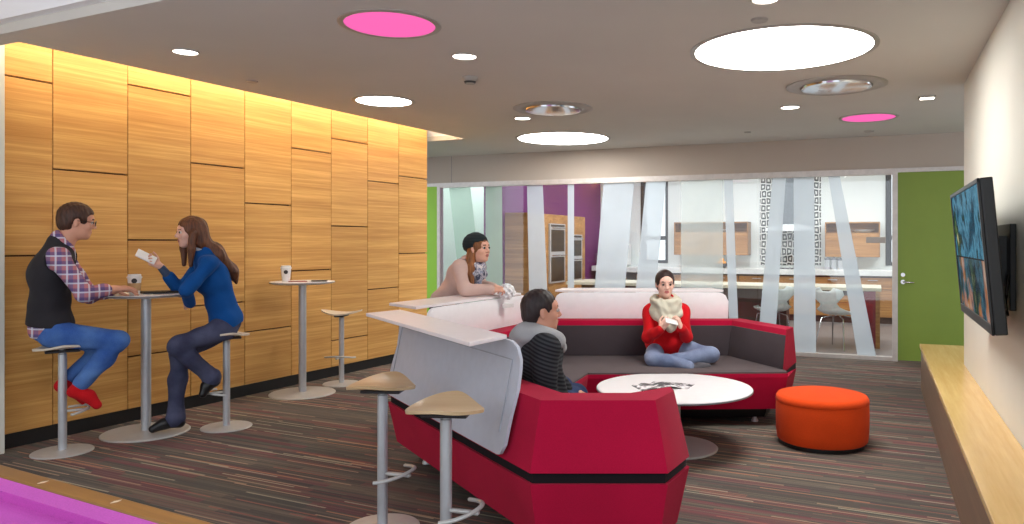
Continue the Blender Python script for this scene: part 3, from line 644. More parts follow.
# black belt round the back
def sweep(name, mat, prof, path, parent=so, bev=0, cut=None):
    rows = []
    loops = [offset(path, d) for d, z in prof]
    for i in range(len(path)): rows.append([L3(loops[k][i], prof[k][1]) for k in range(len(prof))])
    m = MB(); m.loft(rows)
    if bev:
        es = [e_ for e_ in m.b.edges if e_.calc_face_angle(0) > .25]
        bmesh.ops.bevel(m.b, geom=es, offset=bev, segments=3, affect='EDGES', profile=.5)
    return m.obj(name, mat, parent, smooth=50)
sweep('belt', M['band'], [(.016, .393), (.016, .445), (.30, .445), (.30, .393)], OUT)
sweep('backrest', M['red'], [(.0, .442), (.075, .738), (.235, .738), (.31, .43), (.29, .41), (.03, .442)], OUT, bev=.022)
# seat: red lip and grey cushion top
seatp = offset(OUT, .27)[0:]; seat = seatp+[V2(1.55, 5.72), V2(.023, 5.67), V2(-.25, 4.70)]
def seatloop(d, z): return [L3(p, z) for p in offset(seat, d, True)]
m = MB(); m.loft([seatloop(.012, .385), seatloop(.0, .39), seatloop(0, .42)]); m.obj('seat_frame', M['red'], so, smooth=40)
m = MB(); m.loft([seatloop(.004, .42), seatloop(.004, .432), seatloop(.02, .441)]); m.obj('seat_cushion', M['seatgrey'], so, smooth=40)
# back cushions, one per straight run
inn_b = offset(OUT, .322); inn_t = offset(OUT, .252); inn_b2 = offset(OUT, .29); inn_t2 = offset(OUT, .225)
for i in (1, 2, 3, 4, 5):
    a, b = inn_b[i], inn_b[i+1]; c, d = inn_t[i], inn_t[i+1]; t = (b-a).normalized()*.001; t2 = (d-c).normalized()*.001
    A, B, C, D = a+t, b-t, c+t2, d-t2; A2, B2, C2, D2 = inn_b2[i]+t, inn_b2[i+1]-t, inn_t2[i]+t2, inn_t2[i+1]-t2
    m = MB(); m.loft([[L3(A, .442), L3(B, .442), L3(B2, .442), L3(A2, .442)], [L3(C, .695), L3(D, .695), L3(D2, .695), L3(C2, .695)]]); bmesh.ops.bevel(m.b, geom=list(m.b.edges), offset=.004, segments=2, affect='EDGES', profile=.5)
    m.obj('back_cushion', M['char'], so, smooth=50)
for q in (V2(.25, 3.5), V2(-.25, 3.55), V2(-1.02, 4.82), V2(-.35, 6.3), V2(.2, 6.0), V2(1.35, 5.95), V2(1.3, 6.5), V2(-.25, 5.2)):
    MB().lathe([(0, 0), (.028, 0), (.028, .012), (.016, .03), (.016, .06), (0, .06)], 16, (q.x, q.y-5, 0)).obj('foot', M['steel'], so, smooth=40)
# privacy screens with shelves
def screen(a, b, s0, s1, shw, mat, i0, i1, o0, o1):
    t = (b-a).normalized(); n = V2(t.y, -t.x)                        # n points into the sofa
    prof = [(-.030, .465), (-.028, .48), (.010, .64), (.046, .76), (.058, .85), (.062, .93), (.054, .972)]
    m = MB(); N = 60; rows = []; R = .10
    for k in range(N+1):
        s = s0+(s1-s0)*k/N; e_ = min(s-s0, s1-s); zc_ = 0; zb_ = 0; RB = .05
        if e_ < R: zc_ = R-math.sqrt(max(0, R*R-(R-e_)**2))
        if e_ < RB: zb_ = RB-math.sqrt(max(0, RB*RB-(RB-e_)**2))
        row = []
        for (d, z) in prof:
            zz = .465+(z-.465)*1.0; zz = max(zz, .465+zb_); zz = min(zz, .972-zc_*.8); dd = np.interp(zz, [q[1] for q in prof], [q[0] for q in prof])
            row.append((d if False else float(dd), zz))
        p = a+t*s
        rows.append([L3(p+n*d, z) for d, z in row]+[L3(p+n*(d+.016), z) for d, z in row[::-1]])
    m.loft(rows); sc1 = m.obj('privacy_screen', mat, so, smooth=50)
    m = MB(); w = .02; z0, z1 = .975, .995                              # shelf
    pts = [a+t*i0+n*.055, a+t*i1+n*.055, a+t*o1-n*shw, a+t*o0-n*shw]
    m.prism([L3(p, 0)[:2] for p in pts], z0, z1, .004); m.obj('shelf', M['shelf'], so)
    # moulded inset line on the outer face
    m = MB(); rr = []
    for s, z in ((s0+.07, .56), (s0+.07, .885), (s1-.07, .885), (s1-.07, .56)):
        d = float(np.interp(z, [q[1] for q in prof], [q[0] for q in prof])); rr.append(Vector(L3(a+t*s+n*(d-.001), z)))
    m.tube([rr[0], rr[1], rr[2], rr[3]], .0028, 8); m.obj('moulded_groove', M['groove'], sc1)
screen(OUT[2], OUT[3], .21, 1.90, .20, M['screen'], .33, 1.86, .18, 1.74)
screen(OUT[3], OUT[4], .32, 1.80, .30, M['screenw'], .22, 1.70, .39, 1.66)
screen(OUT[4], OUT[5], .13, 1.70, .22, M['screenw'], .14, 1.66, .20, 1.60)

# coffee table, ottoman, magazines
p = at(674, 400, 5.19)
e = empty('coffee_table', (p.x, p.y, 0), 0, 'low round white coffee table in the middle of the sofa', 'table')
MB().lathe([(0, 0), (.30, 0), (.302, .006), (.295, .012), (.07, .024), (0, .024)], 64).obj('base', M['steelbase'], e, smooth=30)
MB().lathe([(0, .02), (.045, .02), (.045, .385), (.12, .392), (.12, .398), (0, .398)], 32).obj('pole', M['steel'], e, smooth=40)
MB().lathe([(0, .398), (.50, .398), (.532, .408), (.536, .418), (.533, .423), (0, .423)], 96).obj('tabletop', M['lam'], e, smooth=30)
MB().lathe([(.534, .406), (.5385, .408), (.5385, .417), (.535, .418)], 96).obj('edge_band', M['edge'], e, smooth=30)
for q, (dx, dy, rz, lab, c) in enumerate(((-.12, -.02, .3, 'open magazine with dark pictures on the coffee table', (110, 108, 112)), (-.02, .05, -.4, 'white printed sheet half under the magazine on the coffee table', (205, 200, 205)))):
    t = NT('print_%d' % q); v = t.coord(); n = t.noise(v, 14, 3); mt = t.bsdf(t.ramp(n, [(.38, lin((40, 38, 42))), (.48, lin(c)), (.55, lin((230, 226, 228))), (.66, lin((150, 140, 150)))], 'CONSTANT'), .5)
    m = MB(); rows = []
    for i in range(13):
        x = -.15+.30*i/12; z = .426+.006*q*0+.012*(abs(math.sin(x/.15*PI)))*(1-q) if q == 0 else .4245
        rows.append([(x, -.10, z), (x, .10, z), (x, .10, z-.002), (x, -.10, z-.002)])
    m.loft(rows); o = m.obj('magazine' if q == 0 else 'paper_sheet', mt, loc=(p.x+dx, p.y+dy, 0.0)); o.rotation_euler = (0, 0, rz); tag(o, lab, 'magazine' if q == 0 else 'paper')
d = 5.31; p = at(821.8, 400, d)
e = empty('ottoman', (p.x, p.y, 0), 0, 'round orange upholstered ottoman standing on the carpet', 'ottoman')
MB().lathe([(0, .03), (.300, .03), (.309, .04), (.316, .10), (.318, .22), (.316, .296), (.314, .304), (0, .304)], 72).obj('side', M['orange'], e, smooth=50)
MB().lathe([(0, .300), (.314, .300), (.319, .308), (.316, .330), (.304, .347), (.28, .353), (0, .358)], 72).obj('top_cushion', M['orange'], e, smooth=60)
MB().lathe([(0, .0), (.29, .0), (.29, .035), (0, .035)], 48).obj('foot_ring', M['black'], e)
# cups and papers on the bar tables
def cup(p, label, rot=0, sleeve=True):
    e = empty('coffee_cup', p, rot, label, 'cup'); e.scale = (1.15, 1.15, 1.15)
    MB().lathe([(0, 0), (.029, 0), (.030, .004), (.040, .108), (0, .108)], 32).obj('body', M['white'], e, smooth=40)
    MB().lathe([(.0425, .104), (.0435, .110), (.0425, .114), (.038, .116), (.038, .126), (.035, .129), (0, .129)], 32).obj('lid', M['white'], e, smooth=40)
    if sleeve: MB().lathe([(.0335, .025), (.0385, .073), (.0365, .073), (.0315, .025)], 32).obj('sleeve', plain('kraft_sleeve', (196, 160, 116), .8), e, smooth=40)
    o = MB().lathe([(0, 0), (.016, 0), (.016, .0015), (0, .0015)], 24).obj('round_emblem', M['dark'], e); o.location = (.0, -.0378, .078 if not sleeve else .088); o.rotation_euler = (PI/2+.1, 0, 0)
q = at(134.5, 290, 5.50); cup((q.x, q.y, T1.z+.001), 'white lidded paper cup beside the hand of the man in the vest', .5)
q = at(286, 278, 7.00); cup((q.x, q.y, T2.z+.001), 'white lidded paper cup on the free bar table by the oak wall', .35, False)
def slab(name, p, sx, sy, h, rz, mat, label, cat, bev=.002):
    o = MB().box(-sx/2, -sy/2, 0, sx/2, sy/2, h, bev, 1).obj(name, mat, loc=p); o.rotation_euler = (0, 0, rz); return tag(o, label, cat)
slab('folder', (T1.x+.10, T1.y+.06, T1.z+.001), .30, .17, .016, .7, M['black'], 'black folder lying on the bar table in front of the woman in blue', 'folder')
slab('paper_sheet', (T1.x+.02, T1.y-.12, T1.z+.001), .17, .12, .002, .4, M['paper'], 'white paper sheet at the front edge of the shared bar table', 'paper', 0)
slab('note_card', (T2.x-.02, T2.y-.06, T2.z+.001), .16, .10, .004, .3, plain('red_print', (150, 50, 50), .6, var=.5, nscale=40), 'red and white printed card on the free bar table', 'card', 0)
slab('paper_sheet', (T2.x+.07, T2.y+.06, T2.z+.001), .24, .16, .002, -.2, M['paper'], 'white paper sheet on the free bar table behind the red card', 'paper', 0)
slab('tablet', (T2.x+.17, T2.y-.03, T2.z+.004), .14, .09, .008, .25, M['dark'], 'dark tablet at the right side of the free bar table', 'tablet')

# ------------------------------------------------------------------ people: smooth-blended solids meshed with surface nets
class SDF:
    def __init__(s, lo, hi, h):
        s.h = h; s.lo = np.array(lo, float); s.n = np.ceil((np.array(hi)-s.lo)/h).astype(int)+1
        s.F = np.full(s.n, .08, np.float32); s.ax = [s.lo[i]+h*np.arange(s.n[i]) for i in range(3)]
    def _sub(s, lo, hi, pad):
        a = np.clip(np.floor((np.array(lo)-pad-s.lo)/s.h).astype(int), 0, s.n-1); b = np.clip(np.ceil((np.array(hi)+pad-s.lo)/s.h).astype(int)+1, 1, s.n)
        sl = tuple(slice(a[i], b[i]) for i in range(3))
        return sl, s.ax[0][sl[0]][:, None, None], s.ax[1][sl[1]][None, :, None], s.ax[2][sl[2]][None, None, :]
    def _comb(s, sl, d, k, op):
        A = s.F[sl]
        if op == 'sub': d = -d; A, d = -A, -d                         # max(A,-d) = -min(-A,d)
        if k > 0:
            hh = np.clip(.5+.5*(d-A)/k, 0, 1); r = d*(1-hh)+A*hh-k*hh*(1-hh)
        else: r = np.minimum(A, d)
        s.F[sl] = -r if op == 'sub' else r
    def cap(s, p0, p1, r0, r1=None, k=.02, op='add', sq=None):       # sq: (axis vector, factor) flattens across the axis
        r1 = r0 if r1 is None else r1; p0 = np.array(p0, float); p1 = np.array(p1, float); R = max(r0, r1)
        sl, X, Y, Z = s._sub(np.minimum(p0, p1)-R, np.maximum(p0, p1)+R, k+.05)
        if X.size*Y.size*Z.size == 0: return
        d_ = p1-p0; L = max(d_.dot(d_), 1e-9); qx, qy, qz = X-p0[0], Y-p0[1], Z-p0[2]
        t = np.clip((qx*d_[0]+qy*d_[1]+qz*d_[2])/L, 0, 1); ex, ey, ez = qx-t*d_[0], qy-t*d_[1], qz-t*d_[2]
        if sq is not None:
            a = np.array(sq[0], float); a /= np.linalg.norm(a); m = (ex*a[0]+ey*a[1]+ez*a[2])*(1/sq[1]-1); ex, ey, ez = ex+a[0]*m, ey+a[1]*m, ez+a[2]*m
        d = np.sqrt(ex*ex+ey*ey+ez*ez)-(r0+(r1-r0)*t)
        if sq is not None: d = d*min(1, max(sq[1], .6))
        s._comb(sl, d.astype(np.float32), k, op)
    def ell(s, c, rad, R=None, k=.02, op='add'):
        c = np.array(c, float); rad = np.array(rad, float); R = np.eye(3) if R is None else np.array(R); m = rad.max()
        sl, X, Y, Z = s._sub(c-m, c+m, k+.05)
        if X.size*Y.size*Z.size == 0: return
        q = [X-c[0], Y-c[1], Z-c[2]]; l = [sum(R[j][i]*q[j] for j in range(3)) for i in range(3)]   # columns of R are the local axes
        k0 = np.sqrt(sum((l[i]/rad[i])**2 for i in range(3))); k1 = np.sqrt(sum((l[i]/rad[i]**2)**2 for i in range(3)))
        s._comb(sl, (k0*(k0-1)/np.maximum(k1, 1e-6)).astype(np.float32), k, op)
    def box(s, c, half, R, r=.005, k=.01, op='add'):
        c = np.array(c, float); R = np.array(R); m = np.linalg.norm(half)+r
        sl, X, Y, Z = s._sub(c-m, c+m, k+.03)
        if X.size*Y.size*Z.size == 0: return
        q = [X-c[0], Y-c[1], Z-c[2]]; l = [np.abs(sum(R[j][i]*q[j] for j in range(3)))-half[i]+r for i in range(3)]
        d = np.sqrt(sum(np.maximum(x, 0)**2 for x in l))+np.minimum(np.maximum(np.maximum(l[0], l[1]), l[2]), 0)-r
        s._comb(sl, d.astype(np.float32), k, op)
    def plane(s, p, n, k=.004):                                      # removes what lies on the n side
        n = np.array(n, float); n /= np.linalg.norm(n); X, Y, Z = s.ax[0][:, None, None], s.ax[1][None, :, None], s.ax[2][None, None, :]
        d = -((X-p[0])*n[0]+(Y-p[1])*n[1]+(Z-p[2])*n[2]); s.F = np.maximum(s.F, (-d).astype(np.float32))
    def ripple(s, fn):
        X, Y, Z = s.ax[0][:, None, None], s.ax[1][None, :, None], s.ax[2][None, None, :]; s.F = s.F+fn(X, Y, Z).astype(np.float32)
    def mesh(s, name, mats, parent, origin, matfn=None):
        F_ = s.F; F_[0] = F_[-1] = .05; F_[:, 0] = F_[:, -1] = .05; F_[:, :, 0] = F_[:, :, -1] = .05
        I = F_ < 0; c = np.zeros([x-1 for x in F_.shape], np.int8)
        cor = [(i, j, k) for i in (0, 1) for j in (0, 1) for k in (0, 1)]
        def sh(A, o): return A[o[0]:A.shape[0]-1+o[0], o[1]:A.shape[1]-1+o[1], o[2]:A.shape[2]-1+o[2]]
        for o in cor: c += sh(I, o)
        act = np.argwhere((c > 0) & (c < 8)); n = len(act); ids = np.full(c.shape, -1, np.int32); ids[act[:, 0], act[:, 1], act[:, 2]] = np.arange(n)
        P = np.zeros((n, 3)); cnt = np.zeros(n); vals = {o: F_[act[:, 0]+o[0], act[:, 1]+o[1], act[:, 2]+o[2]] for o in cor}
        for a in cor:
            for ax in range(3):
                if a[ax] == 0:
                    b = list(a); b[ax] = 1; b = tuple(b); fa, fb = vals[a], vals[b]; m = (fa < 0) != (fb < 0)
                    t = np.where(m, fa/np.where(m, fa-fb, 1), 0); q = np.tile(np.array(a, float), (n, 1)); q[:, ax] = t; P[m] += q[m]; cnt[m] += 1
        P = (P/cnt[:, None]+act)*s.h+s.lo
        quads = []
        for ax in range(3):
            sl0 = [slice(None)]*3; sl1 = [slice(None)]*3; sl0[ax] = slice(0, -1); sl1[ax] = slice(1, None)
            A, B = I[tuple(sl0)], I[tuple(sl1)]; e = np.argwhere(A != B); o1, o2 = (ax+1) % 3, (ax+2) % 3
            e = e[(e[:, o1] > 0) & (e[:, o2] > 0) & (e[:, o1] < F_.shape[o1]-1) & (e[:, o2] < F_.shape[o2]-1)]
            ins = A[e[:, 0], e[:, 1], e[:, 2]]
            def cell(d1, d2):
                f = e.copy(); f[:, o1] -= d1; f[:, o2] -= d2; return ids[f[:, 0], f[:, 1], f[:, 2]]
            q = np.stack([cell(1, 1), cell(0, 1), cell(0, 0), cell(1, 0)], 1); q[~ins] = q[~ins][:, ::-1]; quads.append(q)
        Q = np.concatenate(quads); Q = Q[(Q >= 0).all(1)]
        # light smoothing
        for _ in range(2):
            S = np.zeros_like(P); N_ = np.zeros(len(P))
            for a, b in ((0, 1), (1, 2), (2, 3), (3, 0)):
                np.add.at(S, Q[:, a], P[Q[:, b]]); np.add.at(N_, Q[:, a], 1); np.add.at(S, Q[:, b], P[Q[:, a]]); np.add.at(N_, Q[:, b], 1)
            P = P*.5+.5*S/np.maximum(N_, 1)[:, None]
        me = bpy.data.meshes.new(name); me.vertices.add(len(P)); me.vertices.foreach_set('co', (P-np.array(origin)).astype(np.float32).ravel())
        me.loops.add(len(Q)*4); me.loops.foreach_set('vertex_index', Q.astype(np.int32).ravel()); me.polygons.add(len(Q)); me.polygons.foreach_set('loop_start', (np.arange(len(Q))*4).astype(np.int32)); me.polygons.foreach_set('loop_total', np.full(len(Q), 4, np.int32))
        me.polygons.foreach_set('use_smooth', [True]*len(Q))
        mats = mats if isinstance(mats, (list, tuple)) else [mats]
        for m in mats: me.materials.append(m)
        if matfn is not None: me.polygons.foreach_set('material_index', matfn(P[Q].mean(1)).astype(np.int32))
        me.update(calc_edges=True); me.validate()
        o = bpy.data.objects.new(name, me); link(o, parent); return o

def unit(v): v = np.array(v, float); return v/max(1e-9, np.linalg.norm(v))
def basis(f, up=(0, 0, 1)):                                          # columns: forward, left, up
    f = unit(f); l = unit(np.cross(up, f)); u = np.cross(f, l); return np.stack([f, l, u], 1)
def skin(name, c): return plain(name, c, .5, var=.04, nscale=8, spec=.35, Subsurface_Weight=0.0)
A3 = lambda p: np.array(p, float)
class Person:
    def __init__(s, name, label, J, sc=1.0, skincol=(214, 160, 136), lip=(186, 112, 104), brow=(70, 46, 34), female=False):
        s.J = {k: A3(v) for k, v in J.items()}; s.k = sc; s.f = female
        pts = np.array([v for k, v in s.J.items() if not k.startswith('d_')]); s.lo = pts.min(0)-.22; s.hi = pts.max(0)+.22
        s.org = np.array([s.J['pelvis'][0], s.J['pelvis'][1], 0.0])
        s.root = empty('person', s.org, 0, label, 'person')
        s.mats = [skin('skin_'+name, skincol), plain('lip_'+name, lip, .45), plain('brow_'+name, brow, .8)]
        J = s.J; s.lat = unit(J['sh_l']-J['sh_r']); s.hlat = unit(J['hip_l']-J['hip_r']); s.R = basis(J['d_face'], J.get('d_up', (0, 0, 1)))
        s.spine = unit(J['neck']-J['pelvis']); s.fw = unit(np.cross(s.lat, s.spine)); s.TR = np.stack([s.fw, s.lat, np.cross(s.fw, s.lat)], 1)
    def hp(s, x, y, z): return s.J['head']+s.R @ (np.array([x, y, z])*s.k)
    def torso(s, g, o=0.0, k=.05, low=True):                          # o inflates
        J, K = s.J, s.k; w = .93 if s.f else 1.0
        ch = J['chest']; up = s.TR[:, 2]
        g.ell(ch+up*.03, np.array([.105, .150*w, .15])*K+o, s.TR, k)
        g.ell(J['pelvis']*.5+ch*.5, np.array([.095, .128*w, .15])*K+o, s.TR, k)
        if s.f: 
            for sgn in (-1, 1): g.ell(ch+s.fw*.07*K+s.lat*.065*sgn*K-up*.005, np.array([.055, .055, .055])*K+o, s.TR, .03)
        g.cap(J['sh_l']-s.lat*.03, J['sh_r']+s.lat*.03, (.052+o)*K, k=k)
        g.cap(J['neck']+up*.0, ch+up*.05, .07*K+o, .09*K+o, k=k)
        if low: g.ell(J['pelvis'], np.array([.115, .155*(1.04 if s.f else 1), .115])*K+o, s.TR, k)
    def arm(s, g, side, o=0.0, to=1.0, k=.025):
        J, K = s.J, s.k; t = .86 if s.f else 1.0
        a, b, c = J['sh_'+side], J['el_'+side], J['wr_'+side]; c = b+(c-b)*to
        g.cap(a, b, .050*t*K+o, .038*t*K+o, k=k); g.cap(b, c, .038*t*K+o, (.038-.012*to)*t*K+o, k=k)
    def leg(s, g, side, o=0.0, k=.03, to=1.0):
        J, K = s.J, s.k
        a, b, c = J['hip_'+side], J['kn_'+side], J['an_'+side]; c = b+(c-b)*to
        g.cap(a, b, .080*K+o, .054*K+o, k=k); g.cap(b, b*.6+c*.4, .052*K+o, .054*K+o*.8, k=k); g.cap(b*.6+c*.4, c, .053*K+o, .038*K+o, k=k)
    def foot(s, g, side, o=0.0):
        J = s.J; an, to = J['an_'+side], J['toe_'+side]; d = unit(to-an); dn = np.array([0, 0, -.045])
        heel = an-unit([to[0]-an[0], to[1]-an[1], 0])*.03+dn*.8
        g.cap(heel, an+(to-an)*.55, .032+o, .034+o, k=.02); g.cap(an+(to-an)*.5, to, .036+o, .024+o, k=.02); g.cap(an, heel, .036+o, .03+o, k=.02)
    def hand(s, g, side, curl=.5, spread=.1):
        J, K = s.J, s.k*(.93 if s.f else 1.02); w = J['wr_'+side]; X = unit(J['d_fing_'+side]); Z = unit(J['d_back_'+side]); Y = unit(np.cross(Z, X))
        if side == 'l': Y = -Y                                         # thumb side
        Z = unit(np.cross(X, Y)) if side == 'r' else unit(np.cross(Y, X)); R = np.stack([X, Y, Z], 1); P = lambda x, y, z: w+R @ (np.array([x, y, z])*K)
        g.cap(P(-.02, 0, 0), P(.02, 0, 0), .024*K, .026*K, k=.015, sq=(Z, .75))
        g.cap(P(.02, .012, 0), P(.078, .024, 0), .021*K, .018*K, k=.012, sq=(Z, .7)); g.cap(P(.02, -.010, 0), P(.074, -.024, 0), .021*K, .016*K, k=.012, sq=(Z, .7)); g.cap(P(.03, .0, 0), P(.08, .0, 0), .022*K, .018*K, k=.012, sq=(Z, .7))
        for i, (y, L, x0) in enumerate(((.030, .068, .086), (.010, .076, .090), (-.010, .071, .087), (-.029, .056, .080))):
            p = np.array([x0, y, 0.0]); ang = 0.0; sp = spread*(1.5-i)/1.5; segs = (.42*L, .32*L, .26*L); r = .0088 if i < 3 else .0078
            c_ = curl*(1+.12*i)
            for q, sl in enumerate(segs):
                ang += c_*(.8, 1.1, .7)[q]; d = np.array([math.cos(ang), math.sin(sp)*math.cos(ang), -math.sin(ang)]); p2 = p+d*sl
                g.cap(P(*p), P(*p2), r*K*(1-.08*q), r*K*(.94-.1*q), k=.004); p = p2
        p = np.array([.022, .024, -.004]); d1 = unit([.62, .72, -.30]); p2 = p+d1*.042; d2 = unit([.88, .30, -.38*(.6+curl)]); p3 = p2+d2*.032; p4 = p3+unit([.95, .05, -.35*(.6+curl)])*.026
        g.cap(P(*p), P(*p2), .0135*K, .0115*K, k=.01); g.cap(P(*p2), P(*p3), .011*K, .010*K, k=.004); g.cap(P(*p3), P(*p4), .0098*K, .0085*K, k=.004)
    def body(s, curl=(.5, .5), h=.0045):
        g = SDF(s.lo, s.hi, h); J, K = s.J, s.k; hp = s.hp; R = s.R
        s.torso(g, -.012)
        for q in 'lr': s.arm(g, q); s.leg(g, q, -.012); s.foot(g, q, -.010)
        # neck and head
        g.cap(hp(-.025, 0, -.075), J['neck'], (.050 if s.f else .058)*K, (.052 if s.f else .062)*K, k=.03)
        e = lambda x, y, z, a, b, c, k=.02, op='add': g.ell(hp(x, y, z), np.array([a, b, c])*K, R, k, op)
        e(-.012, 0, .032, .098, .076, .088); e(.022, 0, -.028, .068, .060, .080, .03); e(.045, 0, -.07, .040, .042, .036, .03)
        e(.068, 0, -.092, .018, .022, .016, .02); e(.062, 0, .036, .032, .052, .028, .02)
        for sg in (-1, 1):
            e(.060, .036*sg, -.024, .026, .024, .026, .015); e(.100, .031*sg, .008, .016, .017, .013, .010, 'sub')
            e(-.004, .077*sg, -.006, .018, .009, .032, .006); e(.008, .083*sg, -.004, .007, .006, .014, .004, 'sub')
            g.cap(hp(.084, .014*sg, .026), hp(.076, .048*sg, .026), .009*K, .007*K, k=.008)
        g.cap(hp(.086, 0, .016), hp(.108, 0, -.020), .009*K, .012*K, k=.008)
        for sg in (-1, 1): e(.098, .012*sg, -.026, .011, .008, .008, .006)
        g.cap(hp(.088, -.018, -.052), hp(.088, .018, -.052), .0075*K, k=.004); g.cap(hp(.086, -.015, -.063), hp(.086, .015, -.063), .0080*K, k=.004)
        for q, c in zip('rl', curl): s.hand(g, q, c)
        def mf(P):
            l = (P-J['head']) @ R/K; r = np.zeros(len(P), int)
            r[(l[:, 0] > .078) & (np.abs(l[:, 1]) < .023-(np.abs(l[:, 2]+.0575)*.8)) & (np.abs(l[:, 2]+.0575) < .011)] = 1
            r[(l[:, 0] > .05) & (np.abs(l[:, 1]) > .014) & (np.abs(l[:, 1]) < .046) & (np.abs(l[:, 2]-.031) < (.0032 if s.f else .005))] = 2
            return r
        s.bodyo = g.mesh('body', s.mats, s.root, s.org, mf)
        for sg in (-1, 1):
            m = MB(); m.lathe([(0, -.0118), (.006, -.0102), (.0102, -.006), (.0118, 0), (.0102, .006), (.006, .0102), (0, .0118)], 16)
            o = m.obj('eye', [M['eyewhite'], M['iris']], s.root, smooth=180)
            for p_ in o.data.polygons:
                if p_.center.z > .0070: p_.material_index = 1
            Rz = np.stack([R[:, 1], R[:, 2], R[:, 0]], 1); mt = Matrix([list(r) for r in Rz]).to_4x4(); mt.translation = Vector(hp(.0855, .031*sg, .008)-s.org); o.matrix_basis = mt @ Matrix.Scale(K, 4)
    def piece(s, name, mat, fn, h=.006, lo=None, hi=None, label=None, parent=None):
        g = SDF(s.lo if lo is None else lo, s.hi if hi is None else hi, h); fn(g)
        o = g.mesh(name, mat, s.root if parent is None else parent, s.org)
        if label: o['label'] = label
        return o
    def folds(s, amp=.004, fr=26, seed=0):
        def f(X, Y, Z): return 1.5*amp*(np.sin(fr*(X*.6+Z*1.1)+3*np.sin(9*Y+seed))*np.sin(fr*.55*(Y*1.2-Z*.5)+2*np.sin(7*X+seed)))
        return f
M['eyewhite'] = plain('eye_white', (196, 186, 180), .3); M['iris'] = plain('iris_dark', (60, 42, 30), .15)
def hairmat(name, c):
    t = NT(name); v = t.coord((1, 1, .12)); n = t.noise(v, 90, 3); col = lin(c)
    return t.bsdf(t.ramp(n, [(.3, tuple(x*.55 for x in col[:3])+(1,)), (.7, tuple(min(1, x*1.35) for x in col[:3])+(1,))]), .5, 0, .4, n, .6, .004)
def denim(name, c, fade):
    t = NT(name); v = t.coord(); n = t.noise(v, 5, 3); f = t.noise(v, 220, 2); col = lin(c)
    a = t.ramp(n, [(.35, col), (.68, lin(fade))]); a = t.mix(.3, a, t.ramp(f, [(.3, tuple(x*.6 for x in col[:3])+(1,)), (.7, tuple(min(1, x*1.6) for x in col[:3])+(1,))]))
    return t.bsdf(a, .85, 0, .2, f, .2, .002)
def plaid(name):
    t = NT(name); v = t.coord(rot=(0, 0, math.radians(-38))); sp = t.n('ShaderNodeSeparateXYZ'); t.l(v, sp.inputs[0]); col = lin((188, 120, 128))
    def line(x, per, w, ph): return t.math('LESS_THAN', t.math('PINGPONG', t.math('ADD', x, ph), per), w)
    x, z = sp.outputs[0], sp.outputs[2]
    c = t.mix(t.math('MULTIPLY', line(x, .030, .012, 5.0), .6), col, lin((84, 92, 148))); c = t.mix(t.math('MULTIPLY', line(z, .030, .012, 5.01), .6), c, lin((64, 70, 128)))
    c = t.mix(t.math('MULTIPLY', line(x, .030, .005, 5.02), .75), c, lin((214, 218, 232))); c = t.mix(t.math('MULTIPLY', line(z, .030, .005, 5.025), .75), c, lin((214, 218, 232)))
    return t.bsdf(c, .8, 0, .2)
def garment_cuts(): pass
UP = np.array([0, 0, 1.0])
class PL:                                                            # vertical sagittal plane through a point
    def __init__(s, p, d): s.p = A3([p[0], p[1], 0]); s.d = unit([d[0], d[1], 0]); s.l = np.array([-s.d[1], s.d[0], 0])
    def J(s, u, v, off=0.0):
        r = np.array([(u-CX)/F, 1, 0]); q = s.p+s.l*off; d = q.dot(s.l)/r.dot(s.l); return np.array([r[0]*d, d, H-(v-CY)/F*d])

# --- the man in the dark vest ------------------------------------------------
q = PL(P1, (.79, .61)); fd = A3((.79, .61, 0)); lf = q.l
J = dict(pelvis=q.J(50, 326), chest=q.J(50, 280), neck=q.J(62, 245), head=q.J(77, 222), sh_r=q.J(58, 257, -.17), el_r=q.J(84, 294, -.23), wr_r=q.J(114, 289, -.13),
         sh_l=q.J(62, 256, .18), el_l=q.J(90, 296, .24), wr_l=q.J(116, 290, .12), hip_r=q.J(54, 334, -.10), kn_r=q.J(118, 341, -.13), an_r=q.J(79, 386, -.06), toe_r=q.J(97, 405, -.09),
         hip_l=q.J(54, 334, .10), kn_l=q.J(116, 343, .12), an_l=q.J(66, 380, .06), toe_l=q.J(86, 402, .10),
         d_face=fd+lf*-.05+UP*-.16, d_fing_r=fd+lf*.35+UP*.04, d_back_r=UP+lf*-.2, d_fing_l=fd+lf*-.5+UP*.0, d_back_l=UP)
m1 = Person('vest_man', 'man in dark vest, plaid shirt and red shoes sitting on the leftmost bar stool', J, 1.0, (216, 158, 132), brow=(60, 40, 30))
m1.body((.25, .35))
def f(g):
    m1.torso(g, .012)
    for sd in 'lr': m1.arm(g, sd, .014, .62)
    g.cap(m1.J['neck']-m1.fw*.02, m1.J['neck']+m1.spine*.035-m1.fw*.01, .074, .070, k=.02)
    g.cap(m1.J['neck']+m1.spine*.02+m1.fw*.03, m1.J['neck']+m1.spine*.14+m1.fw*.05, .060, .07, k=.008, op='sub')
    for sd in 'lr': e_ = m1.J['el_'+sd]; w_ = m1.J['wr_'+sd]; g.cap(e_+(w_-e_)*.55, e_+(w_-e_)*.68, .048, .046, k=.01)
    g.plane(m1.J['pelvis']-UP*.07, -UP); g.ripple(m1.folds(.003, 30))
shirt = m1.piece('shirt', plaid('plaid_cotton'), f, label='red, white and blue plaid shirt with rolled sleeves')
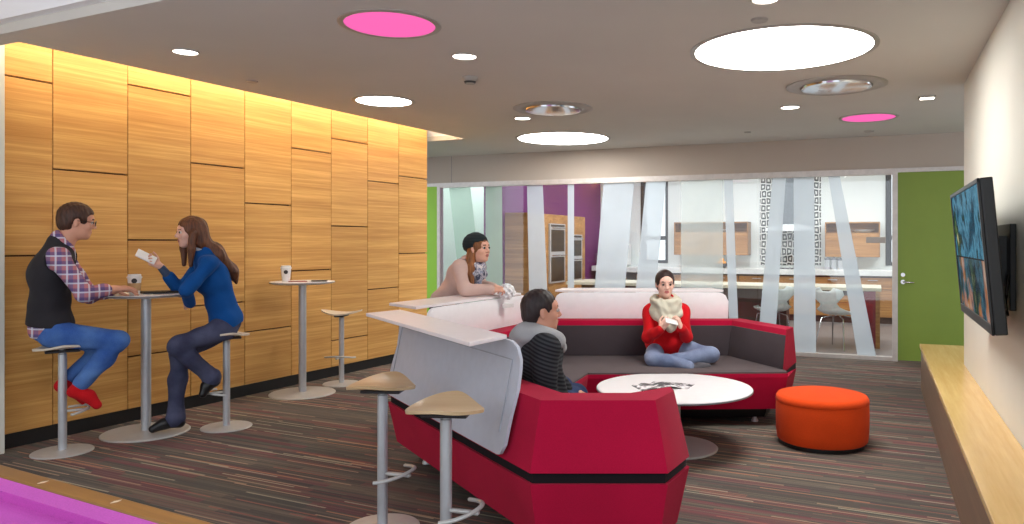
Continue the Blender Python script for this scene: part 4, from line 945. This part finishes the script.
def f(g):
    m1.torso(g, .024, .045); g.plane(m1.J['pelvis']+UP*.00, -UP-fd*.15)
    for sd in 'lr': g.cap(m1.J['sh_'+sd]-m1.lat*0-UP*.03, m1.J['sh_'+sd]+m1.lat*(.3 if sd == 'l' else -.3), .072, k=.01, op='sub'); 
    g.cap(m1.J['neck']-m1.spine*.01+m1.fw*.03, m1.J['neck']+m1.spine*.14+m1.fw*.04, .082, .09, k=.01, op='sub'); g.cap(m1.J['neck']+m1.fw*.10, m1.J['chest']+m1.fw*.13, .05, .02, k=.01, op='sub'); g.ripple(m1.folds(.004, 22, 2))
m1.piece('vest', fabric('dark_vest', (48, 46, 50)), f, label='charcoal quilted vest')
JN = dict()
def pants(P_, name, mat, o=.012, to=.97, cuff=None, label=None, waist=.09):
    def f(g):
        P_.torso(g, o*0, .04, True)
        g.plane(P_.J['pelvis']+P_.spine*waist, P_.spine)
        for sd in 'lr': P_.leg(g, sd, o, .03, to)
        if cuff:
            for sd in 'lr': a, b = P_.J['kn_'+sd], P_.J['an_'+sd]; g.cap(b+(a-b)*.10, b+(a-b)*.0, .05*P_.k+cuff*.4, .048*P_.k+cuff, k=.015)
        g.ripple(P_.folds(.0045, 24, 1))
    return P_.piece(name, mat, f, label=label)
pants(m1, 'jeans', denim('blue_denim', (50, 86, 156), (104, 144, 202)), .012, .93)
def shoes(P_, mat, o=.004, h=.005, name='shoe'):
    for sd in 'lr':
        pts = np.array([P_.J['an_'+sd], P_.J['toe_'+sd]]); 
        def f(g):
            P_.foot(g, sd, o); g.plane(P_.J['an_'+sd]+UP*.03, UP)
        P_.piece(name, mat, f, h, pts.min(0)-.12, pts.max(0)+.12)
shoes(m1, fabric('red_canvas', (196, 26, 34)), .006)
def shorthair(P_, mat, back=-.022, front=.045, top=.045, thick=.012, faces=None, nape=-.075):
    def f(g):
        e = lambda x, y, z, a, b, c, k=.015, op='add': g.ell(P_.hp(x, y, z), np.array([a, b, c])*P_.k, P_.R, k, op)
        e(back*.6, 0, .036, .098+thick, .078+thick, .088+thick); e(-.045, 0, -.015, .062+thick*.7, .064+thick*.6, .07, .02)
        g.box(P_.hp(.13, 0, -.05), np.array([.075, .12, .115])*P_.k, P_.R, .03, .012, 'sub')
        g.box(P_.hp(.09, 0, -.095), np.array([.115, .14, .085])*P_.k, P_.R, .02, .01, 'sub')
        g.box(P_.hp(.0, 0, nape-.06), np.array([.2, .15, .06])*P_.k, P_.R, .01, .01, 'sub')
        for sg in (-1, 1): e(.004, .088*sg, -.012, .026, .022, .036, .01, 'sub')
        l0 = P_.J['head']; g.ripple(lambda X, Y, Z: .0022*np.sin(180*(X-l0[0])+60*(Z-l0[2]))*np.sin(150*(Y-l0[1])+40*(Z-l0[2])))
    pt = P_.J['head']; return P_.piece('hair', mat, f, .0045, pt-.2, pt+.2)
shorthair(m1, hairmat('brown_hair', (70, 42, 30)), thick=.013)
def ring(P_, c, r, rad, name, mat, par=None): pass
gm = MB()
for sg in (-1, 1):
    pts = [Vector(m1.hp(.1075, .032*sg+.024*math.cos(a)*1.0, .006+.017*math.sin(a))-m1.org) for a in [2*PI*i/20 for i in range(21)]]; gm.tube(pts, .0022, 6)
    gm.tube([Vector(m1.hp(.106, .055*sg, .010)-m1.org), Vector(m1.hp(.06, .078*sg, .010)-m1.org), Vector(m1.hp(.0, .084*sg, .006)-m1.org)], .0022, 6)
gm.tube([Vector(m1.hp(.109, -.009, .010)-m1.org), Vector(m1.hp(.109, .009, .010)-m1.org)], .002, 6)
gm.obj('glasses', M['black'], m1.root)

# --- the woman in the blue sweater -------------------------------------------
q = PL(P2, (-.79, -.61)); fd = A3((-.79, -.61, 0)); lf = q.l      # her left is nearer the camera
J = dict(pelvis=q.J(226, 321), chest=q.J(215, 282), neck=q.J(203, 252), head=q.J(191, 233), sh_l=q.J(209, 264, .155), el_l=q.J(186, 291, .20), wr_l=q.J(190, 303, .02),
         sh_r=q.J(204, 262, -.155), el_r=q.J(180, 290, -.17), wr_r=q.J(160, 266, -.12), hip_l=q.J(225, 328, .09), kn_l=q.J(177, 346, .12), an_l=q.J(211, 377, .08), toe_l=q.J(203, 394, .10),
         hip_r=q.J(225, 328, -.09), kn_r=q.J(180, 352, -.07), an_r=q.J(175, 418, -.05), toe_r=q.J(153, 429, -.05),
         d_face=fd+UP*-.05+lf*.12, d_fing_r=fd*.85+UP*.48, d_back_r=lf*-.75-UP*.5+fd*.3, d_fing_l=-lf+UP*-.2+fd*.3, d_back_l=fd+UP*.2)
w1_ = Person('blue_woman', 'woman with long brown hair in blue sweater holding a phone at the bar table', J, .95, (226, 176, 156), female=True)
w1_.body((.75, .4))
def sweater(P_, mat, o=.016, to=.9, hem=-.07, neckr=.062, amp=.005, name='sweater', label=None, seed=0, extra=None, k=.04):
    def f(g):
        P_.torso(g, o, k)
        for sd in 'lr': P_.arm(g, sd, o*.9, to if not isinstance(to, dict) else to[sd])
        g.cap(P_.J['neck']-P_.fw*.01, P_.J['neck']+P_.spine*.02, neckr+.018, neckr+.008, k=.02)
        g.cap(P_.J['neck']+P_.spine*.01+P_.fw*.015, P_.J['neck']+P_.spine*.15+P_.fw*.03, neckr, neckr+.01, k=.008, op='sub')
        g.plane(P_.J['pelvis']+P_.spine*hem, -P_.spine)
        if extra: extra(g)
        g.ripple(P_.folds(amp, 24, seed))
    return P_.piece(name, mat, f, label=label)
sweater(w1_, fabric('blue_knit', (20, 76, 142)), .018, {'l': .95, 'r': .55}, -.04, label='royal blue knit sweater')
def f(g):
    w1_.arm(g, 'r', .006, .93); g.plane(w1_.J['el_r']+(w1_.J['wr_r']-w1_.J['el_r'])*.4, -(w1_.J['wr_r']-w1_.J['el_r']))
w1_.piece('undersleeve', fabric('slate_knit', (70, 84, 108)), f, label='grey-blue sleeve on the raised forearm')
def f(g):
    w1_.torso(g, .0, .04); g.cap(w1_.J['neck'], w1_.J['neck']+w1_.spine*.04, .064, .06, k=.015); g.plane(w1_.J['chest'], -w1_.spine)
w1_.piece('collar', fabric('white_collar', (206, 214, 226)), f)
pants(w1_, 'jeans', denim('dark_denim', (54, 56, 80), (94, 98, 124)), .013, .98, .026, waist=.06)
shoes(w1_, M['black'], .005)
def f(g):
    P_ = w1_; e = lambda x, y, z, a, b, c, k=.015, op='add': g.ell(P_.hp(x, y, z), np.array([a, b, c])*P_.k, P_.R, k, op)
    e(-.016, 0, .038, .110, .090, .098); e(-.055, 0, -.03, .07, .082, .10, .03)
    b = P_.hp(-.07, 0, -.08); bk = -fd
    g.cap(b, P_.J['neck']+bk*.10-UP*.03, .085, .085, k=.04, sq=(fd, .6)); g.cap(P_.J['neck']+bk*.10-UP*.03, P_.J['chest']+bk*.135+UP*.07, .085, .06, k=.04, sq=(fd, .5)); g.cap(P_.J['chest']+bk*.135+UP*.07, P_.J['chest']+bk*.15+UP*.0, .055, .02, k=.03, sq=(fd, .5))
    for sg in (-1, 1): g.cap(P_.hp(.01, .082*sg, .0), P_.hp(.03, .088*sg, -.12), .026, .026, k=.02); g.cap(P_.hp(.03, .088*sg, -.12), P_.hp(.04, .085*sg, -.25), .026, .014, k=.02)
    g.ell(P_.hp(.12, 0, -.035), np.array([.095, .070, .11])*P_.k, P_.R, .012, 'sub')
    l0 = P_.J['head']; g.ripple(lambda X, Y, Z: .003*np.sin(130*(X*.61-Y*.79)+8*(Z-l0[2]))*np.sin(60*(X*.79+Y*.61)+3*np.sin(9*Z)))
w1_.piece('hair', hairmat('auburn_hair', (98, 58, 36)), f, .005)
def phone(P_, side, label, mat, ahead=.10, dn=.026, size=(.072, .14)):
    X = unit(P_.J['d_fing_'+side]); Z = unit(P_.J['d_back_'+side]); Y = unit(np.cross(Z, X)); Z = np.cross(X, Y); c = P_.J['wr_'+side]+X*ahead-Z*dn
    m = MB(); m.box(-size[1]/2, -size[0]/2, -.005, size[1]/2, size[0]/2, .005, .003); o = m.obj('phone', mat); mt = Matrix([list(r) for r in np.stack([X, Y, Z], 1)]).to_4x4(); mt.translation = Vector(c); o.matrix_basis = mt
    return tag(o, label, 'phone')
phone(w1_, 'r', 'white phone in the raised hand of the woman in blue', M['white'], .115)

# --- the seated man in the hoodie ---------------------------------------------
def C(u, v, d): return A3(at(u, v, d))
fd = unit([.88, .30, 0]); lf = np.array([-fd[1], fd[0], 0])
pv = A3((-.20, 3.92, .545)); nk = C(541, 338, 3.93)
J = dict(pelvis=pv, chest=pv*.38+nk*.62-fd*.02, neck=nk, head=C(541, 311.5, 3.95), sh_r=nk-lf*.17-UP*.035-fd*.02, sh_l=nk+lf*.17-UP*.035, el_r=C(545, 392, 3.76), wr_r=C(558, 397, 3.98),
         el_l=C(560, 388, 4.14), wr_l=C(566, 392, 4.20), hip_r=pv-lf*.09-UP*.01, hip_l=pv+lf*.09-UP*.01, kn_r=pv+A3((.15, .38, .0)), kn_l=pv+A3((.06, .47, .03)),
         an_r=pv+A3((.34, .48, 0)), an_l=pv+A3((.26, .66, 0)), toe_r=pv+A3((.44, .60, 0)), toe_l=pv+A3((.36, .78, 0)),
         d_face=fd+lf*-.05, d_fing_r=fd*.9+lf*.5, d_back_r=UP, d_fing_l=fd*.9-lf*.5, d_back_l=UP)
J['an_l'][2] = .095; J['toe_l'][2] = .035; J['an_r'][2] = .095; J['toe_r'][2] = .035
m2 = Person('hoodie_man', 'man with short dark hair in striped grey hoodie, seen from behind on the sofa', J, .95, (206, 148, 124), brow=(36, 26, 24))
m2.body((.4, .4))
def knit():
    t = NT('striped_knit'); v = t.coord(); sp = t.n('ShaderNodeSeparateXYZ'); t.l(v, sp.inputs[0])
    x = t.math('ADD', t.math('MULTIPLY', sp.outputs[2], 1.0), t.math('MULTIPLY', sp.outputs[0], .35)); w = t.math('PINGPONG', t.math('ADD', x, 3.0), .010); c = t.ramp(t.math('MULTIPLY', w, 100.0), [(.3, lin((34, 34, 38))), (.7, lin((62, 64, 68)))])
    return t.bsdf(c, .9, 0, .2, t.noise(v, 200, 2), .3, .002)
sweater(m2, knit(), .024, .93, -.06, .066, .005, 'hoodie', 'dark grey ribbed hoodie', 3)
def f(g):
    P_ = m2; n = P_.J['neck']
    g.ell(n-fd*.04+UP*.022, (.115, .125, .062), P_.TR, .02); g.cap(n-lf*.075+fd*.06-UP*.005, n-fd*.08+UP*.01, .046, .060, k=.03); g.cap(n+lf*.075+fd*.06-UP*.005, n-fd*.08+UP*.01, .046, .060, k=.03); g.cap(n-lf*.075+fd*.06-UP*.005, n+fd*.10-UP*.05, .040, .034, k=.02); g.cap(n+lf*.075+fd*.06-UP*.005, n+fd*.10-UP*.05, .040, .034, k=.02); g.cap(n-fd*.10, n-fd*.13-UP*.12, .07, .045, k=.03)
    g.cap(n+fd*.02+UP*.01, n+UP*.15+fd*.03, .058, .068, k=.01, op='sub'); g.ripple(P_.folds(.003, 30))
m2.piece('hood', fabric('light_grey_jersey', (166, 166, 168)), f, label='light grey jersey hood')
pants(m2, 'jeans', denim('navy_denim', (30, 44, 78), (52, 70, 110)), .012, .98)
shoes(m2, M['black'], .008)
shorthair(m2, hairmat('dark_hair', (40, 28, 28)), thick=.004, nape=-.085)

# --- the woman in red, cross-legged -------------------------------------------
fd = unit([-.02, -1, 0]); lf = np.array([-fd[1], fd[0], 0])       # her left is to image right
pv = C(667, 352, 6.28); pv[2] = .535
J = dict(pelvis=pv, chest=C(666, 324, 6.25), neck=C(665.5, 302.5, 6.22), head=C(665, 284, 6.16), sh_r=C(649.5, 310.5, 6.22), sh_l=C(683, 310.5, 6.22), el_r=C(648.5, 337, 6.12), el_l=C(686, 337, 6.12),
         wr_r=C(661, 329, 5.98), wr_l=C(681, 328, 5.98), hip_r=pv-lf*.085, hip_l=pv+lf*.085, kn_r=C(653, 358, 5.98), kn_l=C(711, 355, 6.02), an_r=C(690, 367, 5.87), an_l=C(664, 361, 6.0), toe_r=C(708, 366, 5.92), toe_l=C(650, 364, 6.12),
         d_face=fd+UP*-.10+lf*.10, d_up=UP, d_fing_r=lf*.55+UP*.75, d_back_r=fd*.9-lf*.3, d_fing_l=-lf*.25+UP*.95, d_back_l=lf*.8+fd*.2)
w2_ = Person('red_woman', 'woman in red sweater and cream scarf sitting cross-legged on the sofa', J, .93, (232, 186, 168), lip=(196, 112, 110), brow=(50, 34, 30), female=True)
w2_.body((.6, .8))
sweater(w2_, fabric('red_knit', (196, 22, 30)), .018, .93, -.035, .06, .004, label='bright red sweater', extra=lambda g: g.ell(pv+UP*.035, (.185, .150, .085), None, .03))
pants(w2_, 'jeans', denim('grey_blue_denim', (104, 116, 146), (160, 172, 200)), .010, .97, waist=.0)
shoes(w2_, fabric('grey_sock', (90, 88, 94)), .0)
def f(g):
    P_ = w2_; n = P_.J['neck']; Cc = n+UP*.0
    for (rx, ry, dz, dzf, th) in ((.090, .095, .045, -.01, .034), (.105, .110, .0, -.12, .038), (.095, .100, .02, -.06, .034)):
        pts = [Cc+lf*ry*math.sin(a)+fd*(rx*math.cos(a)+.02)+UP*(dz+(dzf-dz)*(.5+.5*math.cos(a))) for a in [2*PI*i/16 for i in range(17)]]
        for a, b in zip(pts, pts[1:]): g.cap(a, b, th, k=.012)
    g.cap(n+fd*.11-lf*.05, n+fd*.14-UP*.20+lf*.02, .045, .036, k=.03); g.cap(n+fd*.11+lf*.05, n+fd*.13-UP*.20+lf*.05, .04, .026, k=.03)
    g.cap(n-UP*.05, P_.J['head']-UP*.0, .05, .055, k=.01, op='sub'); g.ell(P_.hp(.03, 0, -.01), np.array([.11, .078, .115]), P_.R, .01, 'sub')
    g.ripple(lambda X, Y, Z: .006*np.sin(70*(X*.5+Z)+3*np.sin(20*X))*np.sin(40*(X-Z*.4)+20*Y))
w2_.piece('scarf', fabric('cream_knit', (208, 204, 186)), f, .006, label='chunky cream knitted scarf')
def bunhair(P_, mat):
    def f(g):
        e = lambda x, y, z, a, b, c, k=.015, op='add': g.ell(P_.hp(x, y, z), np.array([a, b, c])*P_.k, P_.R, k, op)
        e(-.018, 0, .034, .108, .086, .094); e(-.05, 0, -.02, .07, .07, .07, .03); e(-.10, 0, .06, .045, .05, .045, .02)
        g.ell(P_.hp(.115, 0, -.025), np.array([.090, .074, .118])*P_.k, P_.R, .012, 'sub')
    pt = P_.J['head']; return P_.piece('hair', mat, f, .0045, pt-.22, pt+.22)
bunhair(w2_, hairmat('dark_brown_hair', (50, 34, 32)))
c_ = (w2_.J['wr_r']+w2_.J['wr_l'])/2+UP*.06+fd*.045
o = MB().box(-.055, -.004, -.028, .055, .004, .028, .003).obj('phone', M['paper'], loc=c_); o.rotation_euler = (-.9, .25, .3); tag(o, 'pale phone held in both hands by the woman in red', 'phone')

# --- the woman in the beanie leaning on the counter ----------------------------
fd = unit([.93, -.37, 0]); lf = np.array([-fd[1], fd[0], 0])
pv = C(446, 303, 6.26); nk = C(469, 266, 6.12)
J = dict(pelvis=pv, chest=pv*.34+nk*.66+UP*.01, neck=nk, head=C(478.5, 249, 6.06), sh_r=C(459, 268, 5.98), sh_l=C(473, 268, 6.28), el_r=C(465, 289.5, 5.90), el_l=C(482, 288, 6.28), wr_r=C(492, 290, 5.92), wr_l=C(495, 287, 6.14),
         hip_r=pv-lf*.09, hip_l=pv+lf*.09, kn_r=pv-lf*.09-UP*.43+fd*.05, kn_l=pv+lf*.09-UP*.43+fd*.02, an_r=pv-lf*.09-fd*.0, an_l=pv+lf*.09-fd*.08, toe_r=pv, toe_l=pv,
         d_face=fd+UP*.03+lf*-.16, d_fing_r=fd*.9+lf*.35+UP*.08, d_back_r=-lf*.5+UP*.85, d_fing_l=fd*.8-lf*.45, d_back_l=UP)
for sd, a in (('r', -.0), ('l', -.08)):
    J['an_'+sd] = pv+(-lf if sd == 'r' else lf)*.09+fd*a; J['an_'+sd][2] = .095; J['toe_'+sd] = J['an_'+sd]+fd*.15; J['toe_'+sd][2] = .035
w3_ = Person('beanie_woman', 'standing woman in pink cardigan and dark beanie leaning on the white counter', J, .95, (226, 172, 148), lip=(190, 108, 98), brow=(96, 62, 40), female=True)
w3_.body((.7, .8))
def ex(g):
    P_ = w3_; g.cap(P_.J['neck']+P_.fw*.09+P_.lat*.0, P_.J['pelvis']+P_.fw*.15, .025, .07, k=.01, op='sub')
sweater(w3_, fabric('pink_cardigan_wool', (206, 176, 166)), .020, .92, -.16, .062, .006, 'cardigan', 'pale pink cardigan', 2, ex)
def f(g):
    w3_.torso(g, .004, .04); g.plane(w3_.J['neck']+w3_.spine*.0, w3_.spine); g.plane(w3_.J['pelvis']-w3_.spine*.05, -w3_.spine)
w3_.piece('top', fabric('dark_top', (44, 44, 52)), f)
pants(w3_, 'trousers', denim('black_denim', (34, 34, 44), (52, 52, 64)), .010, .98)
shoes(w3_, M['black'], .006)
def f(g):
    P_ = w3_; n = P_.J['neck']
    for (r_, dz, dzf, th) in ((.085, .035, -.005, .032), (.095, .0, -.07, .034)):
        pts = [n+lf*r_*math.sin(a)+fd*(r_*math.cos(a)+.025)+UP*(dz+(dzf-dz)*(.5+.5*math.cos(a))) for a in [2*PI*i/14 for i in range(15)]]
        for a, b in zip(pts, pts[1:]): g.cap(a, b, th, k=.012)
    g.cap(n+fd*.11-lf*.02, n+fd*.10-UP*.15-lf*.03, .045, .03, k=.02); g.cap(n-UP*.03, P_.J['head'], .048, .05, k=.01, op='sub')
    g.ripple(lambda X, Y, Z: .004*np.sin(80*(X*.5+Z))*np.sin(50*(Y-Z*.4)))
t = NT('printed_scarf'); v = t.coord(); n = t.noise(v, 26, 2); pm = t.bsdf(t.ramp(n, [(.36, lin((60, 66, 88))), (.46, lin((190, 186, 196))), (.54, lin((90, 100, 130))), (.6, lin((214, 208, 208)))]), .8)
w3_.piece('scarf', pm, f, .006, label='blue and white printed scarf')
def f(g):
    P_ = w3_; e = lambda x, y, z, a, b, c, k=.015, op='add': g.ell(P_.hp(x, y, z), np.array([a, b, c])*P_.k, P_.R, k, op)
    e(-.006, 0, .026, .104, .083, .088); e(-.04, 0, -.04, .062, .078, .08, .02)
    for sg in (-1, 1): g.cap(P_.hp(-.03, .066*sg, -.05), P_.hp(-.035, .078*sg, -.16), .034, .036, k=.03); g.cap(P_.hp(-.035, .078*sg, -.16), P_.hp(-.01 if sg < 0 else -.05, .085*sg, -.29 if sg < 0 else -.22), .036, .018, k=.03)
    g.ell(P_.hp(.115, 0, -.04), np.array([.09, .068, .105])*P_.k, P_.R, .012, 'sub')
    l0 = P_.J['head']; g.ripple(lambda X, Y, Z: .0025*np.sin(150*(X-l0[0])+20*(Z-l0[2]))*np.sin(70*(Y-l0[1])))
w3_.piece('hair', hairmat('chestnut_hair', (134, 84, 46)), f, .005)
def f(g):
    P_ = w3_; e = lambda x, y, z, a, b, c, k=.015, op='add': g.ell(P_.hp(x, y, z), np.array([a, b, c])*P_.k, P_.R, k, op)
    e(-.030, 0, .055, .112, .096, .090); e(-.085, 0, .03, .055, .075, .070, .03)
    g.box(P_.hp(.11, 0, -.02), np.array([.10, .14, .075])*P_.k, P_.R, .02, .01, 'sub'); g.box(P_.hp(.03, 0, -.075), np.array([.14, .14, .075])*P_.k, P_.R, .02, .015, 'sub')
    l0 = P_.J['head']; g.ripple(lambda X, Y, Z: .0015*np.sin(260*(Z-l0[2])))
w3_.piece('beanie', fabric('dark_green_knit', (44, 52, 54)), f, .005, P_.J['head']-.25 if False else w3_.J['head']-.25, w3_.J['head']+.25, 'dark slouchy knitted beanie')
c_ = C(507, 291.5, 5.98)
e = empty('crumpled_paper', c_, .3, 'crumpled white paper bundle in the hands of the woman in the beanie', 'paper')
m = MB(); bmesh.ops.create_icosphere(m.b, subdivisions=4, radius=.062)
for v_ in m.b.verts:
    n_ = v_.co.normalized(); k_ = 1+.13*math.sin(9*n_.x+3*n_.y)*math.sin(8*n_.z+2)+.07*math.sin(21*n_.y+5*n_.z)+.04*math.sin(33*n_.x-11*n_.z); v_.co = n_*.062*k_
m.obj('bundle', M['white'], e, smooth=30)
m = MB(); m.loft([[(x, y, -.05-.05*abs(math.sin(x*40))-.03*t_) for x, y in ((-.04, -.03), (.05, -.02), (.045, .03), (-.03, .035))] for t_ in (0, 1)]); m.obj('loose_sheet', M['paper'], e)

# ------------------------------------------------------------------ light
w = bpy.data.worlds.new('world'); sc.world = w; w.use_nodes = True
bg = w.node_tree.nodes['Background']; bg.inputs[0].default_value = (.86, .93, 1, 1); bg.inputs[1].default_value = 1.0
sc.cycles.use_denoising = True; sc.cycles.denoiser = 'OPENIMAGEDENOISE'
sc.cycles.max_bounces = 8; sc.cycles.diffuse_bounces = 4; sc.cycles.transparent_max_bounces = 16; sc.cycles.sample_clamp_indirect = 8
sc.view_settings.view_transform = 'Standard'; sc.view_settings.look = 'None'; sc.view_settings.gamma = 1; sc.view_settings.use_curve_mapping = False
sc.view_settings.exposure = 0.72
